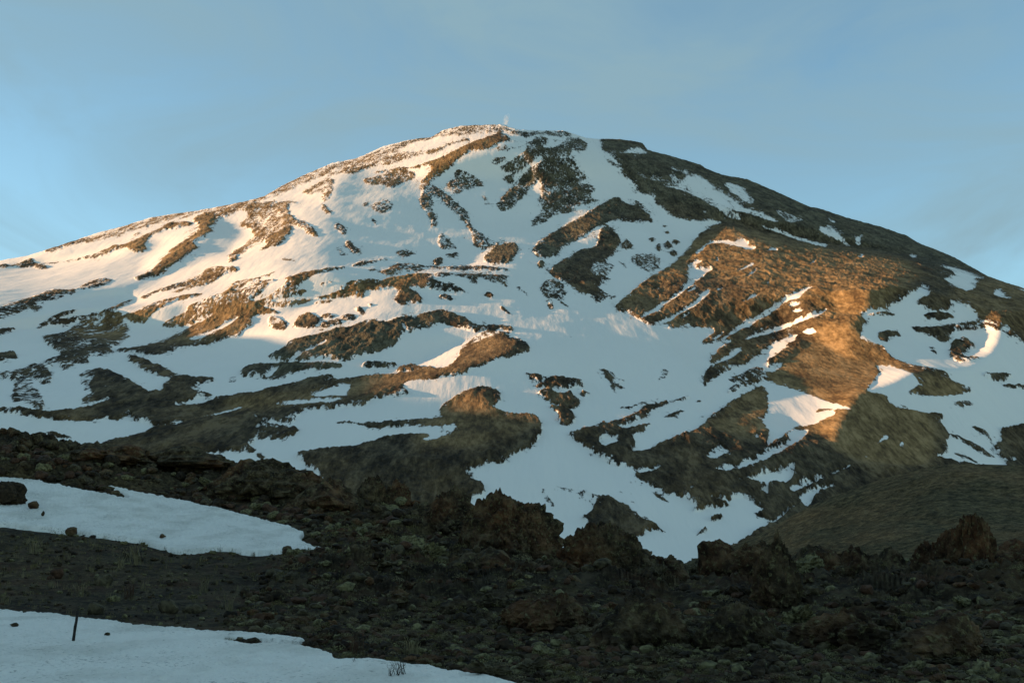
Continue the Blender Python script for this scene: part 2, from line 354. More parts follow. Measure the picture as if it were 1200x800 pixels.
# Colour of the bare ground: 1 = dry tan grass, 0 = dark scree, -1 = greenish grey scree; the cast shadow on the right ridge is painted in as less tan
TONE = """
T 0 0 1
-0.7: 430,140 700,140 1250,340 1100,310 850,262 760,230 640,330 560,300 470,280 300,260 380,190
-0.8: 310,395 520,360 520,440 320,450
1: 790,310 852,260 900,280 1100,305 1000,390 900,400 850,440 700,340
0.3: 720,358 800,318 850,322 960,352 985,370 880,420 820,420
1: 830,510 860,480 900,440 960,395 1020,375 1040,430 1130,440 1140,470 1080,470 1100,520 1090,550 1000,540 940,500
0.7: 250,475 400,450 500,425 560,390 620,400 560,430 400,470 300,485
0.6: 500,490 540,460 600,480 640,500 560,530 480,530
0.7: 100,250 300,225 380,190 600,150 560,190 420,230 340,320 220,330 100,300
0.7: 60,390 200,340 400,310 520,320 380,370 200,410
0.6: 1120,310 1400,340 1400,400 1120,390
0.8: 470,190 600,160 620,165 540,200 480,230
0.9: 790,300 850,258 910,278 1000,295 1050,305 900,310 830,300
"""
import bpy, math, random
import numpy as np

rng = np.random.default_rng(7)
random.seed(7)
SC = bpy.context.scene
COL = SC.collection

# ------------------------------------------------------------------ camera numbers
F = 1333.0            # focal length in photo pixels (1200 wide)
VH = 630.0            # photo row of the horizon
PITCH = math.atan((VH - 400.0) / F)
EYE = 1.7

def ray(u, v):
    """azimuth and tangent of elevation of photo point u, v"""
    x = (u - 600.0) / F
    y = -(v - 400.0) / F
    fy = math.cos(PITCH) - y * math.sin(PITCH)
    fz = math.sin(PITCH) + y * math.cos(PITCH)
    h = np.sqrt(x * x + fy * fy)
    return np.arctan2(x, fy), fz / h

def place(u, v, r):
    a, t = ray(np.asarray(u, float), np.asarray(v, float))
    return np.stack([r * np.sin(a), r * np.cos(a), r * t + EYE], -1)

SUN_EL = math.radians(8.6)
SUN_AZ = math.radians(-83.0)          # clockwise from +Y, so well to the left and a little beyond the summit
SUN = np.array([math.sin(SUN_AZ) * math.cos(SUN_EL), math.cos(SUN_AZ) * math.cos(SUN_EL), math.sin(SUN_EL)])

# ------------------------------------------------------------------ numeric helpers
_A = [rng.random((256, 256)) * 2 * np.pi for _ in range(4)]
_T = [(np.cos(a).astype(np.float32), np.sin(a).astype(np.float32)) for a in _A]
def vnoise(x, y, k=0):
    """gradient noise, about -1 .. 1"""
    xi = np.floor(x).astype(np.int64); yi = np.floor(y).astype(np.int64)
    fx = (x - xi).astype(np.float32); fy = (y - yi).astype(np.float32)
    ux = fx * fx * fx * (fx * (fx * 6 - 15) + 10); uy = fy * fy * fy * (fy * (fy * 6 - 15) + 10)
    gx, gy = _T[k % 4]; x0 = xi & 255; x1 = (xi + 1) & 255; y0 = yi & 255; y1 = (yi + 1) & 255
    def d(i, j, px, py): return gx[i, j] * px + gy[i, j] * py
    a = d(x0, y0, fx, fy) * (1 - ux) + d(x1, y0, fx - 1, fy) * ux
    b = d(x0, y1, fx, fy - 1) * (1 - ux) + d(x1, y1, fx - 1, fy - 1) * ux
    return (a * (1 - uy) + b * uy) * 1.5
def fbm(x, y, octaves=5, gain=0.5, k=0, ridged=False):
    s = 0; a = 1.0; n = 0
    for o in range(octaves):
        c, d = math.cos(1.1 * o + k), math.sin(1.1 * o + k)
        q = vnoise((x * c - y * d) + 17.3 * o + 5 * k, (x * d + y * c) - 9.1 * o, o + k)
        if ridged: q = 1 - 2 * np.abs(q)
        s = s + a * q; n += a; a *= gain; x = x * 2.03; y = y * 2.03
    return s / n
def sstep(a, b, x):
    t = np.clip((x - a) / (b - a), 0, 1); return t * t * (3 - 2 * t)
def blur(img, su, sv):
    h, w = img.shape; ph, pw = int(4 * sv) + 2, int(4 * su) + 2
    p = np.pad(img, ((ph, ph), (pw, pw)), mode='edge')
    ku = np.fft.rfftfreq(p.shape[1]) * 2 * np.pi; kv = np.fft.fftfreq(p.shape[0]) * 2 * np.pi
    g = np.exp(-0.5 * ((ku[None] * su) ** 2 + (kv[:, None] * sv) ** 2))
    return np.fft.irfft2(np.fft.rfft2(p) * g, p.shape)[ph:ph + h, pw:pw + w]

def chaikin(p):
    q = np.roll(p, -1, 0); r = np.empty((len(p) * 2, 2)); r[0::2] = p * .8 + q * .2; r[1::2] = p * .2 + q * .8
    return r
def fill(img, u0, v0, step, pts, val):
    p = chaikin(np.array(pts, float))
    iu0 = max(0, int((p[:, 0].min() - u0) / step)); iu1 = min(img.shape[1], int((p[:, 0].max() - u0) / step) + 2)
    iv0 = max(0, int((p[:, 1].min() - v0) / step)); iv1 = min(img.shape[0], int((p[:, 1].max() - v0) / step) + 2)
    if iu1 <= iu0 or iv1 <= iv0: return
    U = u0 + step * np.arange(iu0, iu1); V = v0 + step * np.arange(iv0, iv1)
    ins = np.zeros((len(V), len(U)), bool)
    for (xa, ya), (xb, yb) in zip(p, np.roll(p, -1, 0)):
        if ya == yb: continue
        rows = ((ya > V) != (yb > V))
        if not rows.any(): continue
        xc = xa + (V[rows] - ya) / (yb - ya) * (xb - xa)
        ins[rows] ^= (U[None, :] < xc[:, None])
    sub = img[iv0:iv1, iu0:iu1]; sub[ins] = val
def paint(text, img, u0, v0, step, remap=float):
    ox = oy = 0; sc = 1
    for ln in text.strip().splitlines():
        if ln.startswith('T'):
            _, a, b, c = ln.split(); ox, oy, sc = float(a), float(b), float(c); continue
        val, pts = ln.split(':')
        P = [tuple(float(q) for q in w.split(',')) for w in pts.split()]
        fill(img, u0, v0, step, [(ox + x / sc, oy + y / sc) for x, y in P], remap(float(val)))
def sample(img, u0, v0, step, u, v):
    x = np.clip((u - u0) / step, 0, img.shape[1] - 1.001); y = np.clip((v - v0) / step, 0, img.shape[0] - 1.001)
    xi = x.astype(int); yi = y.astype(int); fx = x - xi; fy = y - yi
    return (img[yi, xi] * (1 - fx) * (1 - fy) + img[yi, xi + 1] * fx * (1 - fy)
            + img[yi + 1, xi] * (1 - fx) * fy + img[yi + 1, xi + 1] * fx * fy)

# ------------------------------------------------------------------ mesh helpers
def mesh_from(name, verts, faces, mats=(), attrs=None, smooth=True, kind=None):
    me = bpy.data.meshes.new(name)
    verts = np.asarray(verts, np.float32); faces = np.asarray(faces, np.int32)
    me.vertices.add(len(verts)); me.vertices.foreach_set('co', verts.ravel())
    n = faces.shape[1]
    me.loops.add(faces.size); me.loops.foreach_set('vertex_index', faces.ravel())
    me.polygons.add(len(faces))
    me.polygons.foreach_set('loop_start', np.arange(0, faces.size, n, dtype=np.int32))
    me.update(calc_edges=True)
    me.polygons.foreach_set('use_smooth', np.full(len(faces), smooth, bool))
    for k, a in (attrs or {}).items():
        at = me.attributes.new(k, 'FLOAT', 'POINT'); at.data.foreach_set('value', np.asarray(a, np.float32).ravel())
    for m in mats: me.materials.append(m)
    me.validate()
    return me
def link(name, me, parent=None, **props):
    o = bpy.data.objects.new(name, me); COL.objects.link(o); o.parent = parent
    for k, v in props.items(): o[k] = v
    return o
def grid_faces(nv, nu):
    i = np.arange(nv * nu).reshape(nv, nu)
    return np.stack([i[:-1, :-1], i[1:, :-1], i[1:, 1:], i[:-1, 1:]], -1).reshape(-1, 4)

# ------------------------------------------------------------------ materials
class NT:
    def __init__(s, name):
        s.m = bpy.data.materials.new(name); s.m.use_nodes = True; s.t = s.m.node_tree
        for n in list(s.t.nodes): s.t.nodes.remove(n)
        s.out = s.t.nodes.new('ShaderNodeOutputMaterial')
    def n(s, typ, **kw):
        nd = s.t.nodes.new(typ)
        for k, v in kw.items():
            if k.startswith('i_'):
                key = k[2:]; key = int(key) if key.isdigit() else key.replace('_', ' ')
                nd.inputs[key].default_value = v
            else: setattr(nd, k, v)
        return nd
    def l(s, a, b): s.t.links.new(a, b)
    def math(s, op, a, b=None, c=None, clamp=False):
        nd = s.t.nodes.new('ShaderNodeMath'); nd.operation = op; nd.use_clamp = clamp
        for i, q in enumerate((a, b, c)):
            if q is None: continue
            if hasattr(q, 'links') or hasattr(q, 'is_linked'): s.l(q, nd.inputs[i])
            else: nd.inputs[i].default_value = q
        return nd.outputs[0]
    def attr(s, name):
        return s.n('ShaderNodeAttribute', attribute_name=name).outputs['Fac']
    def pos(s, scale=(1, 1, 1)):
        g = s.n('ShaderNodeNewGeometry'); mp = s.n('ShaderNodeMapping'); mp.inputs['Scale'].default_value = scale
        s.l(g.outputs['Position'], mp.inputs['Vector']); return mp.outputs[0]
    def noise(s, vec, scale, detail=4, rough=0.55, w=None):
        nd = s.n('ShaderNodeTexNoise'); nd.inputs['Scale'].default_value = scale
        nd.inputs['Detail'].default_value = detail; nd.inputs['Roughness'].default_value = rough
        s.l(vec, nd.inputs['Vector']); return nd.outputs['Fac']
    def ramp(s, fac, stops, interp='LINEAR'):
        r = s.n('ShaderNodeValToRGB'); e = r.color_ramp; e.interpolation = interp
        while len(e.elements) > 1: e.elements.remove(e.elements[-1])
        e.elements[0].position = stops[0][0]; e.elements[0].color = (*stops[0][1], 1)
        for p, c in stops[1:]:
            q = e.elements.new(p); q.color = (*c, 1)
        s.l(fac, r.inputs['Fac']); return r.outputs['Color']
    def mix(s, fac, a, b, blend='MIX'):
        nd = s.n('ShaderNodeMix'); nd.data_type = 'RGBA'; nd.blend_type = blend
        for sock, q in ((nd.inputs['Factor'], fac), (nd.inputs[6], a), (nd.inputs[7], b)):
            if hasattr(q, 'is_linked'): s.l(q, sock)
            else: sock.default_value = q if not isinstance(q, tuple) else (*q, 1)
        return nd.outputs[2]
    def bump(s, h, strength, dist, normal=None):
        b = s.n('ShaderNodeBump'); b.inputs['Strength'].default_value = strength; b.inputs['Distance'].default_value = dist
        s.l(h, b.inputs['Height'])
        if normal: s.l(normal, b.inputs['Normal'])
        return b.outputs[0]
    def bsdf(s, color, rough=0.95, normal=None, spec=0.2):
        b = s.n('ShaderNodeBsdfPrincipled')
        for sock, q in ((b.inputs['Base Color'], color), (b.inputs['Roughness'], rough)):
            if hasattr(q, 'is_linked'): s.l(q, sock)
            else: sock.default_value = q if not isinstance(q, tuple) else (*q, 1)
        b.inputs['Specular IOR Level'].default_value = spec
        if normal: s.l(normal, b.inputs['Normal'])
        return b.outputs[0]
    def done(s, shader):
        s.l(shader, s.out.inputs['Surface']); return s.m

SNOW = (0.87, 0.79, 0.71)
TAN = (0.17, 0.105, 0.052)

def mountain_material():
    s = NT('snow_and_scree')
    p = s.pos((1, .30, .55))
    cov = s.attr('cover'); tone = s.attr('tone')
    nf = s.noise(p, 1 / 9.0, 6, .74)
    nl = s.noise(s.pos((1, .4, .6)), 1 / 170.0, 4, .55)
    nf = s.math('ADD', s.math('MULTIPLY', nf, .62), s.math('MULTIPLY', s.noise(s.pos((1, .22, .45)), 1 / 42.0, 4, .6), .38))
    # bare where cover + noise is above zero
    d = s.math('ADD', cov, s.math('MULTIPLY', s.math('SUBTRACT', nf, .5), s.math('MULTIPLY_ADD', s.attr('edge'), 9.0, 5.0)))
    bare = s.math('MULTIPLY_ADD', d, 3.0, .5, clamp=True)
    nc = s.math('ADD', s.math('MULTIPLY', s.noise(p, 1 / 40.0, 6, .65), .5), s.math('MULTIPLY', s.noise(s.pos((1, .22, .45)), 1 / 8.0, 5, .7), .5))
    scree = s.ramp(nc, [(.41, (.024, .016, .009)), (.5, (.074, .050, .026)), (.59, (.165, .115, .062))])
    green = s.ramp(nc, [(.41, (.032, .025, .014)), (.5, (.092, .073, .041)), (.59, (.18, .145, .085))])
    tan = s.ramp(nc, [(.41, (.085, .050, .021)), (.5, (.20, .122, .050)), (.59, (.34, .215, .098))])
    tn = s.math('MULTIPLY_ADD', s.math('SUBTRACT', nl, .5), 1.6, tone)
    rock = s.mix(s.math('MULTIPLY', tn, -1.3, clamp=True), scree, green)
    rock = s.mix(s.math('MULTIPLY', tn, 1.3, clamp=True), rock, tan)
    dirt = s.math('MULTIPLY_ADD', nl, .9, -.33, clamp=True)
    snow = s.mix(s.math('MULTIPLY', dirt, .35), SNOW, (.62, .57, .48))
    colr = s.mix(bare, snow, rock)
    hgt = s.math('MULTIPLY', s.math('MULTIPLY', bare, s.math('SUBTRACT', 1.0, s.math('MULTIPLY', tone, .55, clamp=True))), s.math('ADD', s.noise(p, 1 / 9.0, 6, .7), s.math('MULTIPLY', nc, 1.5)))
    hs = s.math('MULTIPLY', s.noise(s.pos((1, .12, .3)), 1 / 28.0, 6, .6), .42)
    nrm = s.bump(s.math('ADD', hgt, hs), 1.0, 5.0)
    return s.done(s.bsdf(colr, s.math('MULTIPLY_ADD', bare, .25, .7), nrm, .15))

def hill_material():
    s = NT('dry_grass_slope')
    p = s.pos((1, .8, 1))
    n1 = s.noise(p, 1 / 4.0, 8, .85); n2 = s.noise(s.pos((1, .6, 1)), 1 / 45.0, 5, .6)
    c = s.ramp(n1, [(.40, (.026, .020, .009)), (.5, (.080, .060, .027)), (.6, (.18, .135, .066))])
    c2 = s.ramp(n1, [(.38, (.05, .031, .013)), (.5, (.15, .092, .040)), (.6, (.27, .17, .08))])
    c = s.mix(s.math('MULTIPLY_ADD', n2, 4, -1.8, clamp=True), c, c2)
    nrm = s.bump(n1, 1.0, 1.2)
    return s.done(s.bsdf(c, .97, nrm, .1))

def lava_color(s, pv, sc=1.0):
    n1 = s.noise(pv, 1.3 * sc, 6, .65); n2 = s.noise(pv, .16 * sc, 4, .6); n3 = s.noise(pv, 5.0 * sc, 5, .7)
    base = s.ramp(n1, [(.36, (.011, .007, .004)), (.5, (.045, .031, .017)), (.64, (.13, .093, .052))])
    rust = s.ramp(n1, [(.36, (.020, .008, .004)), (.52, (.090, .040, .018)), (.66, (.18, .09, .042))])
    lich = s.ramp(n3, [(.35, (.04, .034, .015)), (.6, (.14, .12, .055)), (.75, (.25, .21, .12))])
    c = s.mix(s.math('MULTIPLY_ADD', n2, 6, -2.8, clamp=True), base, rust)
    c = s.mix(s.math('MULTIPLY', s.math('MULTIPLY_ADD', n3, 8, -4.2, clamp=True), .8), c, lich)
    return c, n1, n3

def lava_material(name='lava_rock', local=False):
    s = NT(name)
    if local:
        tc = s.n('ShaderNodeTexCoord'); oi = s.n('ShaderNodeObjectInfo')
        va = s.n('ShaderNodeVectorMath', operation='ADD'); s.l(tc.outputs['Object'], va.inputs[0])
        vm = s.n('ShaderNodeVectorMath', operation='SCALE'); vm.inputs['Scale'].default_value = 40
        s.l(oi.outputs['Random'], vm.inputs[0]); s.l(vm.outputs[0], va.inputs[1])
        g = s.n('ShaderNodeNewGeometry'); pv = g.outputs['Position']
    else:
        pv = s.pos()
    c, n1, n3 = lava_color(s, pv)
    nrm = s.bump(s.math('ADD', n1, s.math('MULTIPLY', n3, .5)), .9, .35)
    return s.done(s.bsdf(c, .95, nrm, .15))

def soil_material():
    s = NT('stony_soil')
    pv = s.pos()
    c, n1, n3 = lava_color(s, pv, .8)
    c = s.mix(.45, c, (.012, .009, .006))
    g1 = s.noise(pv, 3.0, 5, .7); g2 = s.noise(pv, .12, 4, .6)
    grass = s.ramp(g1, [(.38, (.022, .015, .007)), (.52, (.080, .056, .025)), (.64, (.20, .145, .068))])
    c = s.mix(s.math('MULTIPLY_ADD', g2, 5, -2.5, clamp=True), c, grass)
    nrm = s.bump(s.math('ADD', g1, s.math('MULTIPLY', n3, .5)), .9, .18)
    return s.done(s.bsdf(c, .97, nrm, .1))

def snow_material():
    s = NT('old_snow')
    pv = s.pos((1, .6, 1))
    n1 = s.noise(pv, .45, 5, .6); n2 = s.noise(pv, 4.0, 4, .6); n3 = s.noise(s.pos(), 9.0, 5, .7)
    c = s.mix(s.math('MULTIPLY_ADD', n1, 3.2, -1.45, clamp=True), (.82, .755, .67), (.55, .50, .42))
    grit = s.math('MULTIPLY_ADD', s.math('ADD', s.math('MULTIPLY', n3, .75), s.math('MULTIPLY', s.noise(s.pos(), .3, 3, .5), .25)), 11, -6.1, clamp=True)
    c = s.mix(s.math('MULTIPLY', grit, .75), c, (.10, .085, .065))
    nrm = s.bump(s.math('ADD', s.math('MULTIPLY', n1, 1.2), s.math('MULTIPLY', n2, .35)), 1.0, .35)
    return s.done(s.bsdf(c, .75, nrm, .25))

def plain(name, c1, c2, scale, rough=.9):
    s = NT(name); n = s.noise(s.pos(), scale, 4, .6)
    return s.done(s.bsdf(s.ramp(n, [(.35, c1), (.65, c2)]), rough))

M_MOUNT = mountain_material(); M_HILL = hill_material(); M_LAVA = lava_material(); M_SOIL = soil_material(); M_SNOW = snow_material()
M_GRASS = plain('dry_stalk', (.10, .085, .045), (.24, .19, .10), 3.0)
M_TWIG = plain('dark_twig', (.018, .014, .010), (.05, .04, .03), 8.0)
M_POST = plain('weathered_post', (.012, .011, .010), (.035, .03, .026), 20.0)

# ================================================================== the mountain
STEP = 1.0
U = np.arange(-190, 1391, STEP)
SKY = np.array([(-260, 372), (-190, 358), (-100, 330), (0, 306), (34, 299), (78, 285), (118, 272), (145, 265), (175, 255), (236, 246), (287, 236),
                (310, 230), (337, 214), (371, 199), (390, 191), (417, 186), (451, 171), (478, 164), (505, 161), (519, 153), (542, 147),
                (586, 146), (610, 152), (637, 153), (660, 153), (687, 162), (703, 163), (725, 163), (745, 166), (753, 168), (759, 176),
                (783, 182), (821, 193), (826, 197), (846, 205), (875, 210), (908, 224), (950, 243), (960, 244), (992, 255), (1033, 266), (1062, 276),
                (1075, 284), (1117, 301), (1158, 324), (1200, 338), (1300, 372), (1450, 420)], float)
vsky = np.interp(U, SKY[:, 0], SKY[:, 1])
vjit = 1.3 * fbm(U / 9.0, U * 0 + 3.3, 4, .7) + .5
VB = 700.0
V0 = 136.0
Vg = np.arange(V0, VB + STEP, STEP)
nV = len(Vg)
# rows follow the skyline of each column
vact = vsky; vsky = blur(np.repeat(vsky[None], 3, 0), 20, .1)[1]
frac = np.linspace(0, 1, nV)[:, None]
VV = vsky[None, :] + (VB - vsky[None, :]) * frac
UU = np.broadcast_to(U[None, :], VV.shape).copy()
AZ, TT = ray(UU, VV)
TT0 = TT

# macro shape: a broad concave cone
D0, H0, S1, KX, XC = 6000.0, 2181.0, .80, 2.4, 0.0
C2 = (S1 - .30) / (2 * 4700.0)
def cone(x, y):
    rho = np.sqrt(((x - XC) / KX) ** 2 + (y - D0) ** 2 + 160.0 ** 2) - 160
    rho = np.minimum(rho, 4700.0)
    return H0 - S1 * rho + C2 * rho ** 2
rr = np.linspace(1150, 7200, 900)
X = rr[:, None] * np.sin(AZ[0])[None]; Y = rr[:, None] * np.cos(AZ[0])[None]
tc = cone(X, Y) / rr[:, None]
R = np.empty_like(VV)
tb = np.interp(VB, [VB], [0]) + ray(600.0, VB)[1]
for j in range(VV.shape[1]):
    col = tc[:, j]; k = int(np.argmax(col)); seg = col[:k + 1]; seg = np.maximum.accumulate(seg + np.arange(k + 1) * 1e-9)
    lo = max(seg[0], 0.0) if False else seg[0]
    fr = (TT[:, j] - TT[-1, j]) / (TT[0, j] - TT[-1, j])
    tcv = lo + fr * (seg[-1] * .9995 - lo)
    R[:, j] = np.interp(tcv, seg, rr[:k + 1])
R = blur(R, 6, 2)
# spurs nearer than the main face (negative) and bowls behind it (positive): u, v, metres, spread u, spread v
CREST = [(780, 318), (800, 300), (820, 285), (835, 270), (852, 261), (900, 278), (950, 287), (1000, 294), (1095, 308), (1140, 322), (1200, 338), (1400, 400)]
def ramp_u(pts, s=14):
    y = np.interp(U, [q[0] for q in pts], [q[1] for q in pts]); return blur(np.repeat(y[None], 3, 0), s, .1)[1][None]
cv = np.interp(UU, [q[0] for q in CREST], [q[1] for q in CREST])
front_ = np.where(UU > 800, sstep(-1.5, 2.5, VV - cv), sstep(-30, 10, VV - cv))
east = ramp_u([(770, 0), (1095, -1100), (1391, -1150)]) * front_ * (1 - sstep(320, 640, VV))
sl_ = np.interp(UU, [740, 800, 860, 900, 960, 1000], [350, 333, 328, 338, 350, 372])
east = east * (1 - .42 * sstep(-4, 50, VV - sl_) * (1 - sstep(890, 1075, UU)))
bowl = ramp_u([(250, 0), (320, -40), (380, -40), (625, 430), (720, 330), (800, 0)]) * sstep(160, 210, VV) * (1 - sstep(290, 390, VV))
west = ramp_u([(-190, -350), (-60, -330), (250, 260), (330, 0)]) * sstep(300, 345, VV) * (1 - sstep(395, 470, VV))
R = R + east + blur(bowl + west, 5, 5)

# valley to the right of the white rounded hill: the hill hides the gully behind it
def along(poly, u): return np.interp(u, [p[0] for p in poly], [p[1] for p in poly])

# faces that lean to the sun
HM = (int((720 - 120) / 2) + 1, int((1420 + 220) / 2) + 1)
Lm = np.zeros((int(600 / 1) + 1, int(1640 / 1) + 1)); paint(FACES, Lm, -220, 120, 1.0); Lm = blur(Lm, 3.0, 2.0)
Cm = np.full(Lm.shape, -1.0); paint(COVER, Cm, -220, 120, 1.0, lambda q: q if abs(q) > .88 else (q * .75 - .12 if q > 0 else q * 1.1))
Cb = blur(Cm, 1.0, .7); Cw = blur(Cm, 7.0, 3.6)
Tm = np.zeros(Lm.shape); paint(TONE, Tm, -220, 120, 1.0); Tm = blur(Tm, 8, 6)

# gradient of the macro surface on the ground plane
def grads(R, H=None):
    Xw = R * np.sin(AZ); Yw = R * np.cos(AZ); Zw = R * TT
    P = np.stack([Xw, Yw, Zw], -1)
    du = np.gradient(P, axis=1); dv = np.gradient(P, axis=0)
    n = np.cross(du, dv); n /= np.linalg.norm(n, axis=-1, keepdims=True) + 1e-9
    n *= np.sign(n[..., 2:3] + 1e-9)
    return P, n
P, n = grads(R)
zx = -n[..., 0] / np.maximum(n[..., 2], .15); zy = -n[..., 1] / np.maximum(n[..., 2], .15)
L = sample(Lm, -220, 120, 1.0, UU, VV)
want_lit = (.45 + zy * SUN[1] - SUN[2]) / (-SUN[0]) 
want_sh = (-.15 + zy * SUN[1] - SUN[2]) / (-SUN[0])
target = want_sh + (want_lit - want_sh) * L
g = np.clip(target - zx, -.6, .6) 
pxw = R / F * STEP
G = g * pxw
def solve(G, lam, mu):
    nv, nu = G.shape
    Gp = np.zeros((nv * 2, nu * 2)); Gp[:nv, :nu] = G; Gp[:nv, nu:] = -G[:, ::-1]; Gp[nv:] = Gp[:nv][::-1]
    ku = np.fft.fftfreq(nu * 2)[None] * 2 * np.pi; kv = np.fft.fftfreq(nv * 2)[:, None] * 2 * np.pi
    den = ku ** 2 + lam * kv ** 2 + mu
    Hh = np.fft.fft2(Gp) * (-1j * ku) / den
    return np.real(np.fft.ifft2(Hh))[:nv, :nu]
def steepness(R):
    drdv = -np.gradient(R, axis=0)
    return R * -np.gradient(TT, axis=0) / np.maximum(drdv, 1.0)      # slope minus view slope
steep = np.clip(blur(steepness(R), 4, 4), .13, 1.0)
lim = 1300.0
vis_w = sstep(-200, 0, UU) * (1 - sstep(1200, 1390, UU))
for it in range(4):
    H = solve(G, .06, (1 / 200.0) ** 2)
    dR = lim * np.tanh(-H / steep / lim)
    R2 = R + dR
    R2 = R2[::-1]; ki = np.arange(nV)[:, None] * 3.0; R2 = (np.maximum.accumulate(R2 - ki, axis=0) + ki)[::-1]
    R2 = blur(R2, 2.0, 1.5)
    P, n = grads(R2)
    zx = -n[..., 0] / np.maximum(n[..., 2], .15); zy = -n[..., 1] / np.maximum(n[..., 2], .15)
    dot = (n * SUN).sum(-1)
    tgt = -.04 + .36 * L
    err = blur(np.clip(tgt - dot, -.4, .4), 3, 2) * vis_w
    if it < 3: G = blur(np.clip((G + np.clip(.9 * err, -.35, .35) * pxw) / pxw, -.6, .62), 3, 2) * pxw
# gully behind the white hill: everything right of this edge sits farther back
edge = [(600, 465), (640, 490), (655, 497), (700, 530), (740, 565), (780, 590), (810, 608), (840, 650)]
ue = np.interp(VV, [p[1] for p in edge], [p[0] for p in edge])
beh = sstep(-3, 6, UU - ue) * sstep(490, 520, VV) * (1 - sstep(600, 640, VV)) * (1 - sstep(820, 1000, UU))
R2 = R2[::-1]; ki = np.arange(nV)[:, None] * 3.0; R2 = (np.maximum.accumulate(R2 - ki, axis=0) + ki)[::-1]
R2 = blur(R2, 4.0, 2.0)
# fine relief, stretched down the fall line
VN = VV + (vact - vsky)[None] * np.exp(-(VV - vsky[None]) / 9.0)
gtop = np.clip((R2[0] - R2[6]) / np.maximum(VV[6] - VV[0], 1), 4, 22); gtop = blur(np.repeat(gtop[None], 3, 0), 12, .1)[1]
RN = np.empty_like(R2)
for j in range(R2.shape[1]):
    RN[:, j] = np.interp(VN[:, j], VV[:, j], R2[:, j]) + np.maximum(VV[0, j] - VN[:, j], 0) * gtop[j]
R2 = RN; VV = VN; vsky = vact
C0 = sample(Cb, -220, 120, 1.0, UU, VV)
VV = VV + (.35 + .65 * sstep(-.6, .4, C0[4:5])) * 1.1 * fbm(UU / 7.0, VV / 5.0, 4, .7) * np.exp(-(VV - vsky[None]) / 6.0); AZ, TT = ray(UU, VV)
X = R2 * np.sin(AZ); Y = R2 * np.cos(AZ); Z = R2 * TT
wu = 4.5 * fbm(X / 75, Y * .25 / 75 + Z * .5 / 75, 6, .65, 1); wv = 2.0 * fbm(X / 75 + 50, Y * .25 / 75 + Z * .5 / 75, 5, .48, 2)
C = sample(Cb, -220, 120, 1.0, UU + wu, VV + wv)
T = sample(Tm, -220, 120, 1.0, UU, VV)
E = 1 - np.abs(sample(Cw, -220, 120, 1.0, UU, VV))
q = Y * .22 + Z * .45
bare = sstep(-.3, .6, C)
rough = fbm(X / 70, q / 70, 7, .68, 3, ridged=True)
Zn = Z + bare * 9.0 * (1 - .75 * sstep(.15, .6, T) * sstep(372, 400, VV)) * rough * sstep(0, 6, VV - vsky[None] + 2) + (1 - bare) * (5.0 * fbm(X / 190, q / 120, 3, .5, 2) + 0.8 * fbm(X / 38, Y / 260, 3, .55, 1))
Z = np.where(R2 > 0, Zn, Z)
# far side beyond the skyline and the run-out towards the camera
def ring(scale_r, dz):
    r = R2[0] * scale_r
    return np.stack([r * np.sin(AZ[0]), r * np.cos(AZ[0]), Z[0] + dz], -1)
rows = [np.stack([X, Y, Z], -1)]
back = [ring(1.02, -12), ring(1.05, -60), ring(1.12, -260), ring(1.3, -1000), ring(1.6, -2300)]
front = []
for r_, z_ in ((900, -70), (600, -60), (350, -40), (180, -22)):
    front.append(np.stack([r_ * np.sin(AZ[-1]), r_ * np.cos(AZ[-1]), np.full(len(U), float(z_))], -1))
allr = np.concatenate([np.stack(back[::-1]), rows[0], np.stack(front)], 0)
def pad_attr(a): return np.concatenate([np.repeat(a[:1], 5, 0), a, np.repeat(a[-1:], 4, 0)], 0)
allr[..., 2] += EYE
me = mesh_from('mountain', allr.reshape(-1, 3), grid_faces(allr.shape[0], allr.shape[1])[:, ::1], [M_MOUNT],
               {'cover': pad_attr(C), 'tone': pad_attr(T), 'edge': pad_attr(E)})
link('mountain', me, kind='structure')
MX, MY, MZ = X, Y, Z + EYE

# unseen ridge added on the left, its crest shaped to shade the lower slopes
pr = np.linspace(-4500, 9000, 270)
sh_ = SUN[:2] / np.linalg.norm(SUN[:2]); pd_ = np.array([-sh_[1], sh_[0]]) * -1
s_c = np.maximum(1500, 1.35 * pr)
crest = np.interp(pr, [-4500, -1500, 0, 1100, 1300, 1500, 1700, 1900, 2100, 2300, 2500, 2700, 2950, 3200, 3800, 9000], [380, 480, 420, 420, 420, 462, 500, 552, 640, 735, 835, 905, 925, 780, 420, 250])
crest = crest + 14 * fbm(pr / 220, pr * 0, 4, .5, 1)
prof = np.array([(-560, -60), (-440, 120), (-300, 330), (-180, 700), (-70, 900), (0, 1000), (90, 900), (240, 640), (520, 380), (1000, 150), (1700, -40)], float)
prof[:, 1] /= 1000
S_ = s_c[:, None] + prof[None, :, 0]; Z_ = crest[:, None] * prof[None, :, 1]
O_ = np.stack([pr[:, None] * pd_[0] + S_ * sh_[0], pr[:, None] * pd_[1] + S_ * sh_[1], Z_ + 25 * fbm(pr[:, None] / 160 + 0 * S_, S_ / 160, 4, .5, 2) * (prof[None, :, 1] < .99)], -1)
link('shading_ridge', mesh_from('shading_ridge', O_.reshape(-1, 3), grid_faces(*O_.shape[:2]), [M_MOUNT], {'cover': np.full(O_.shape[:2], .3), 'tone': np.zeros(O_.shape[:2]), 'edge': np.full(O_.shape[:2], .4)}), kind='structure')


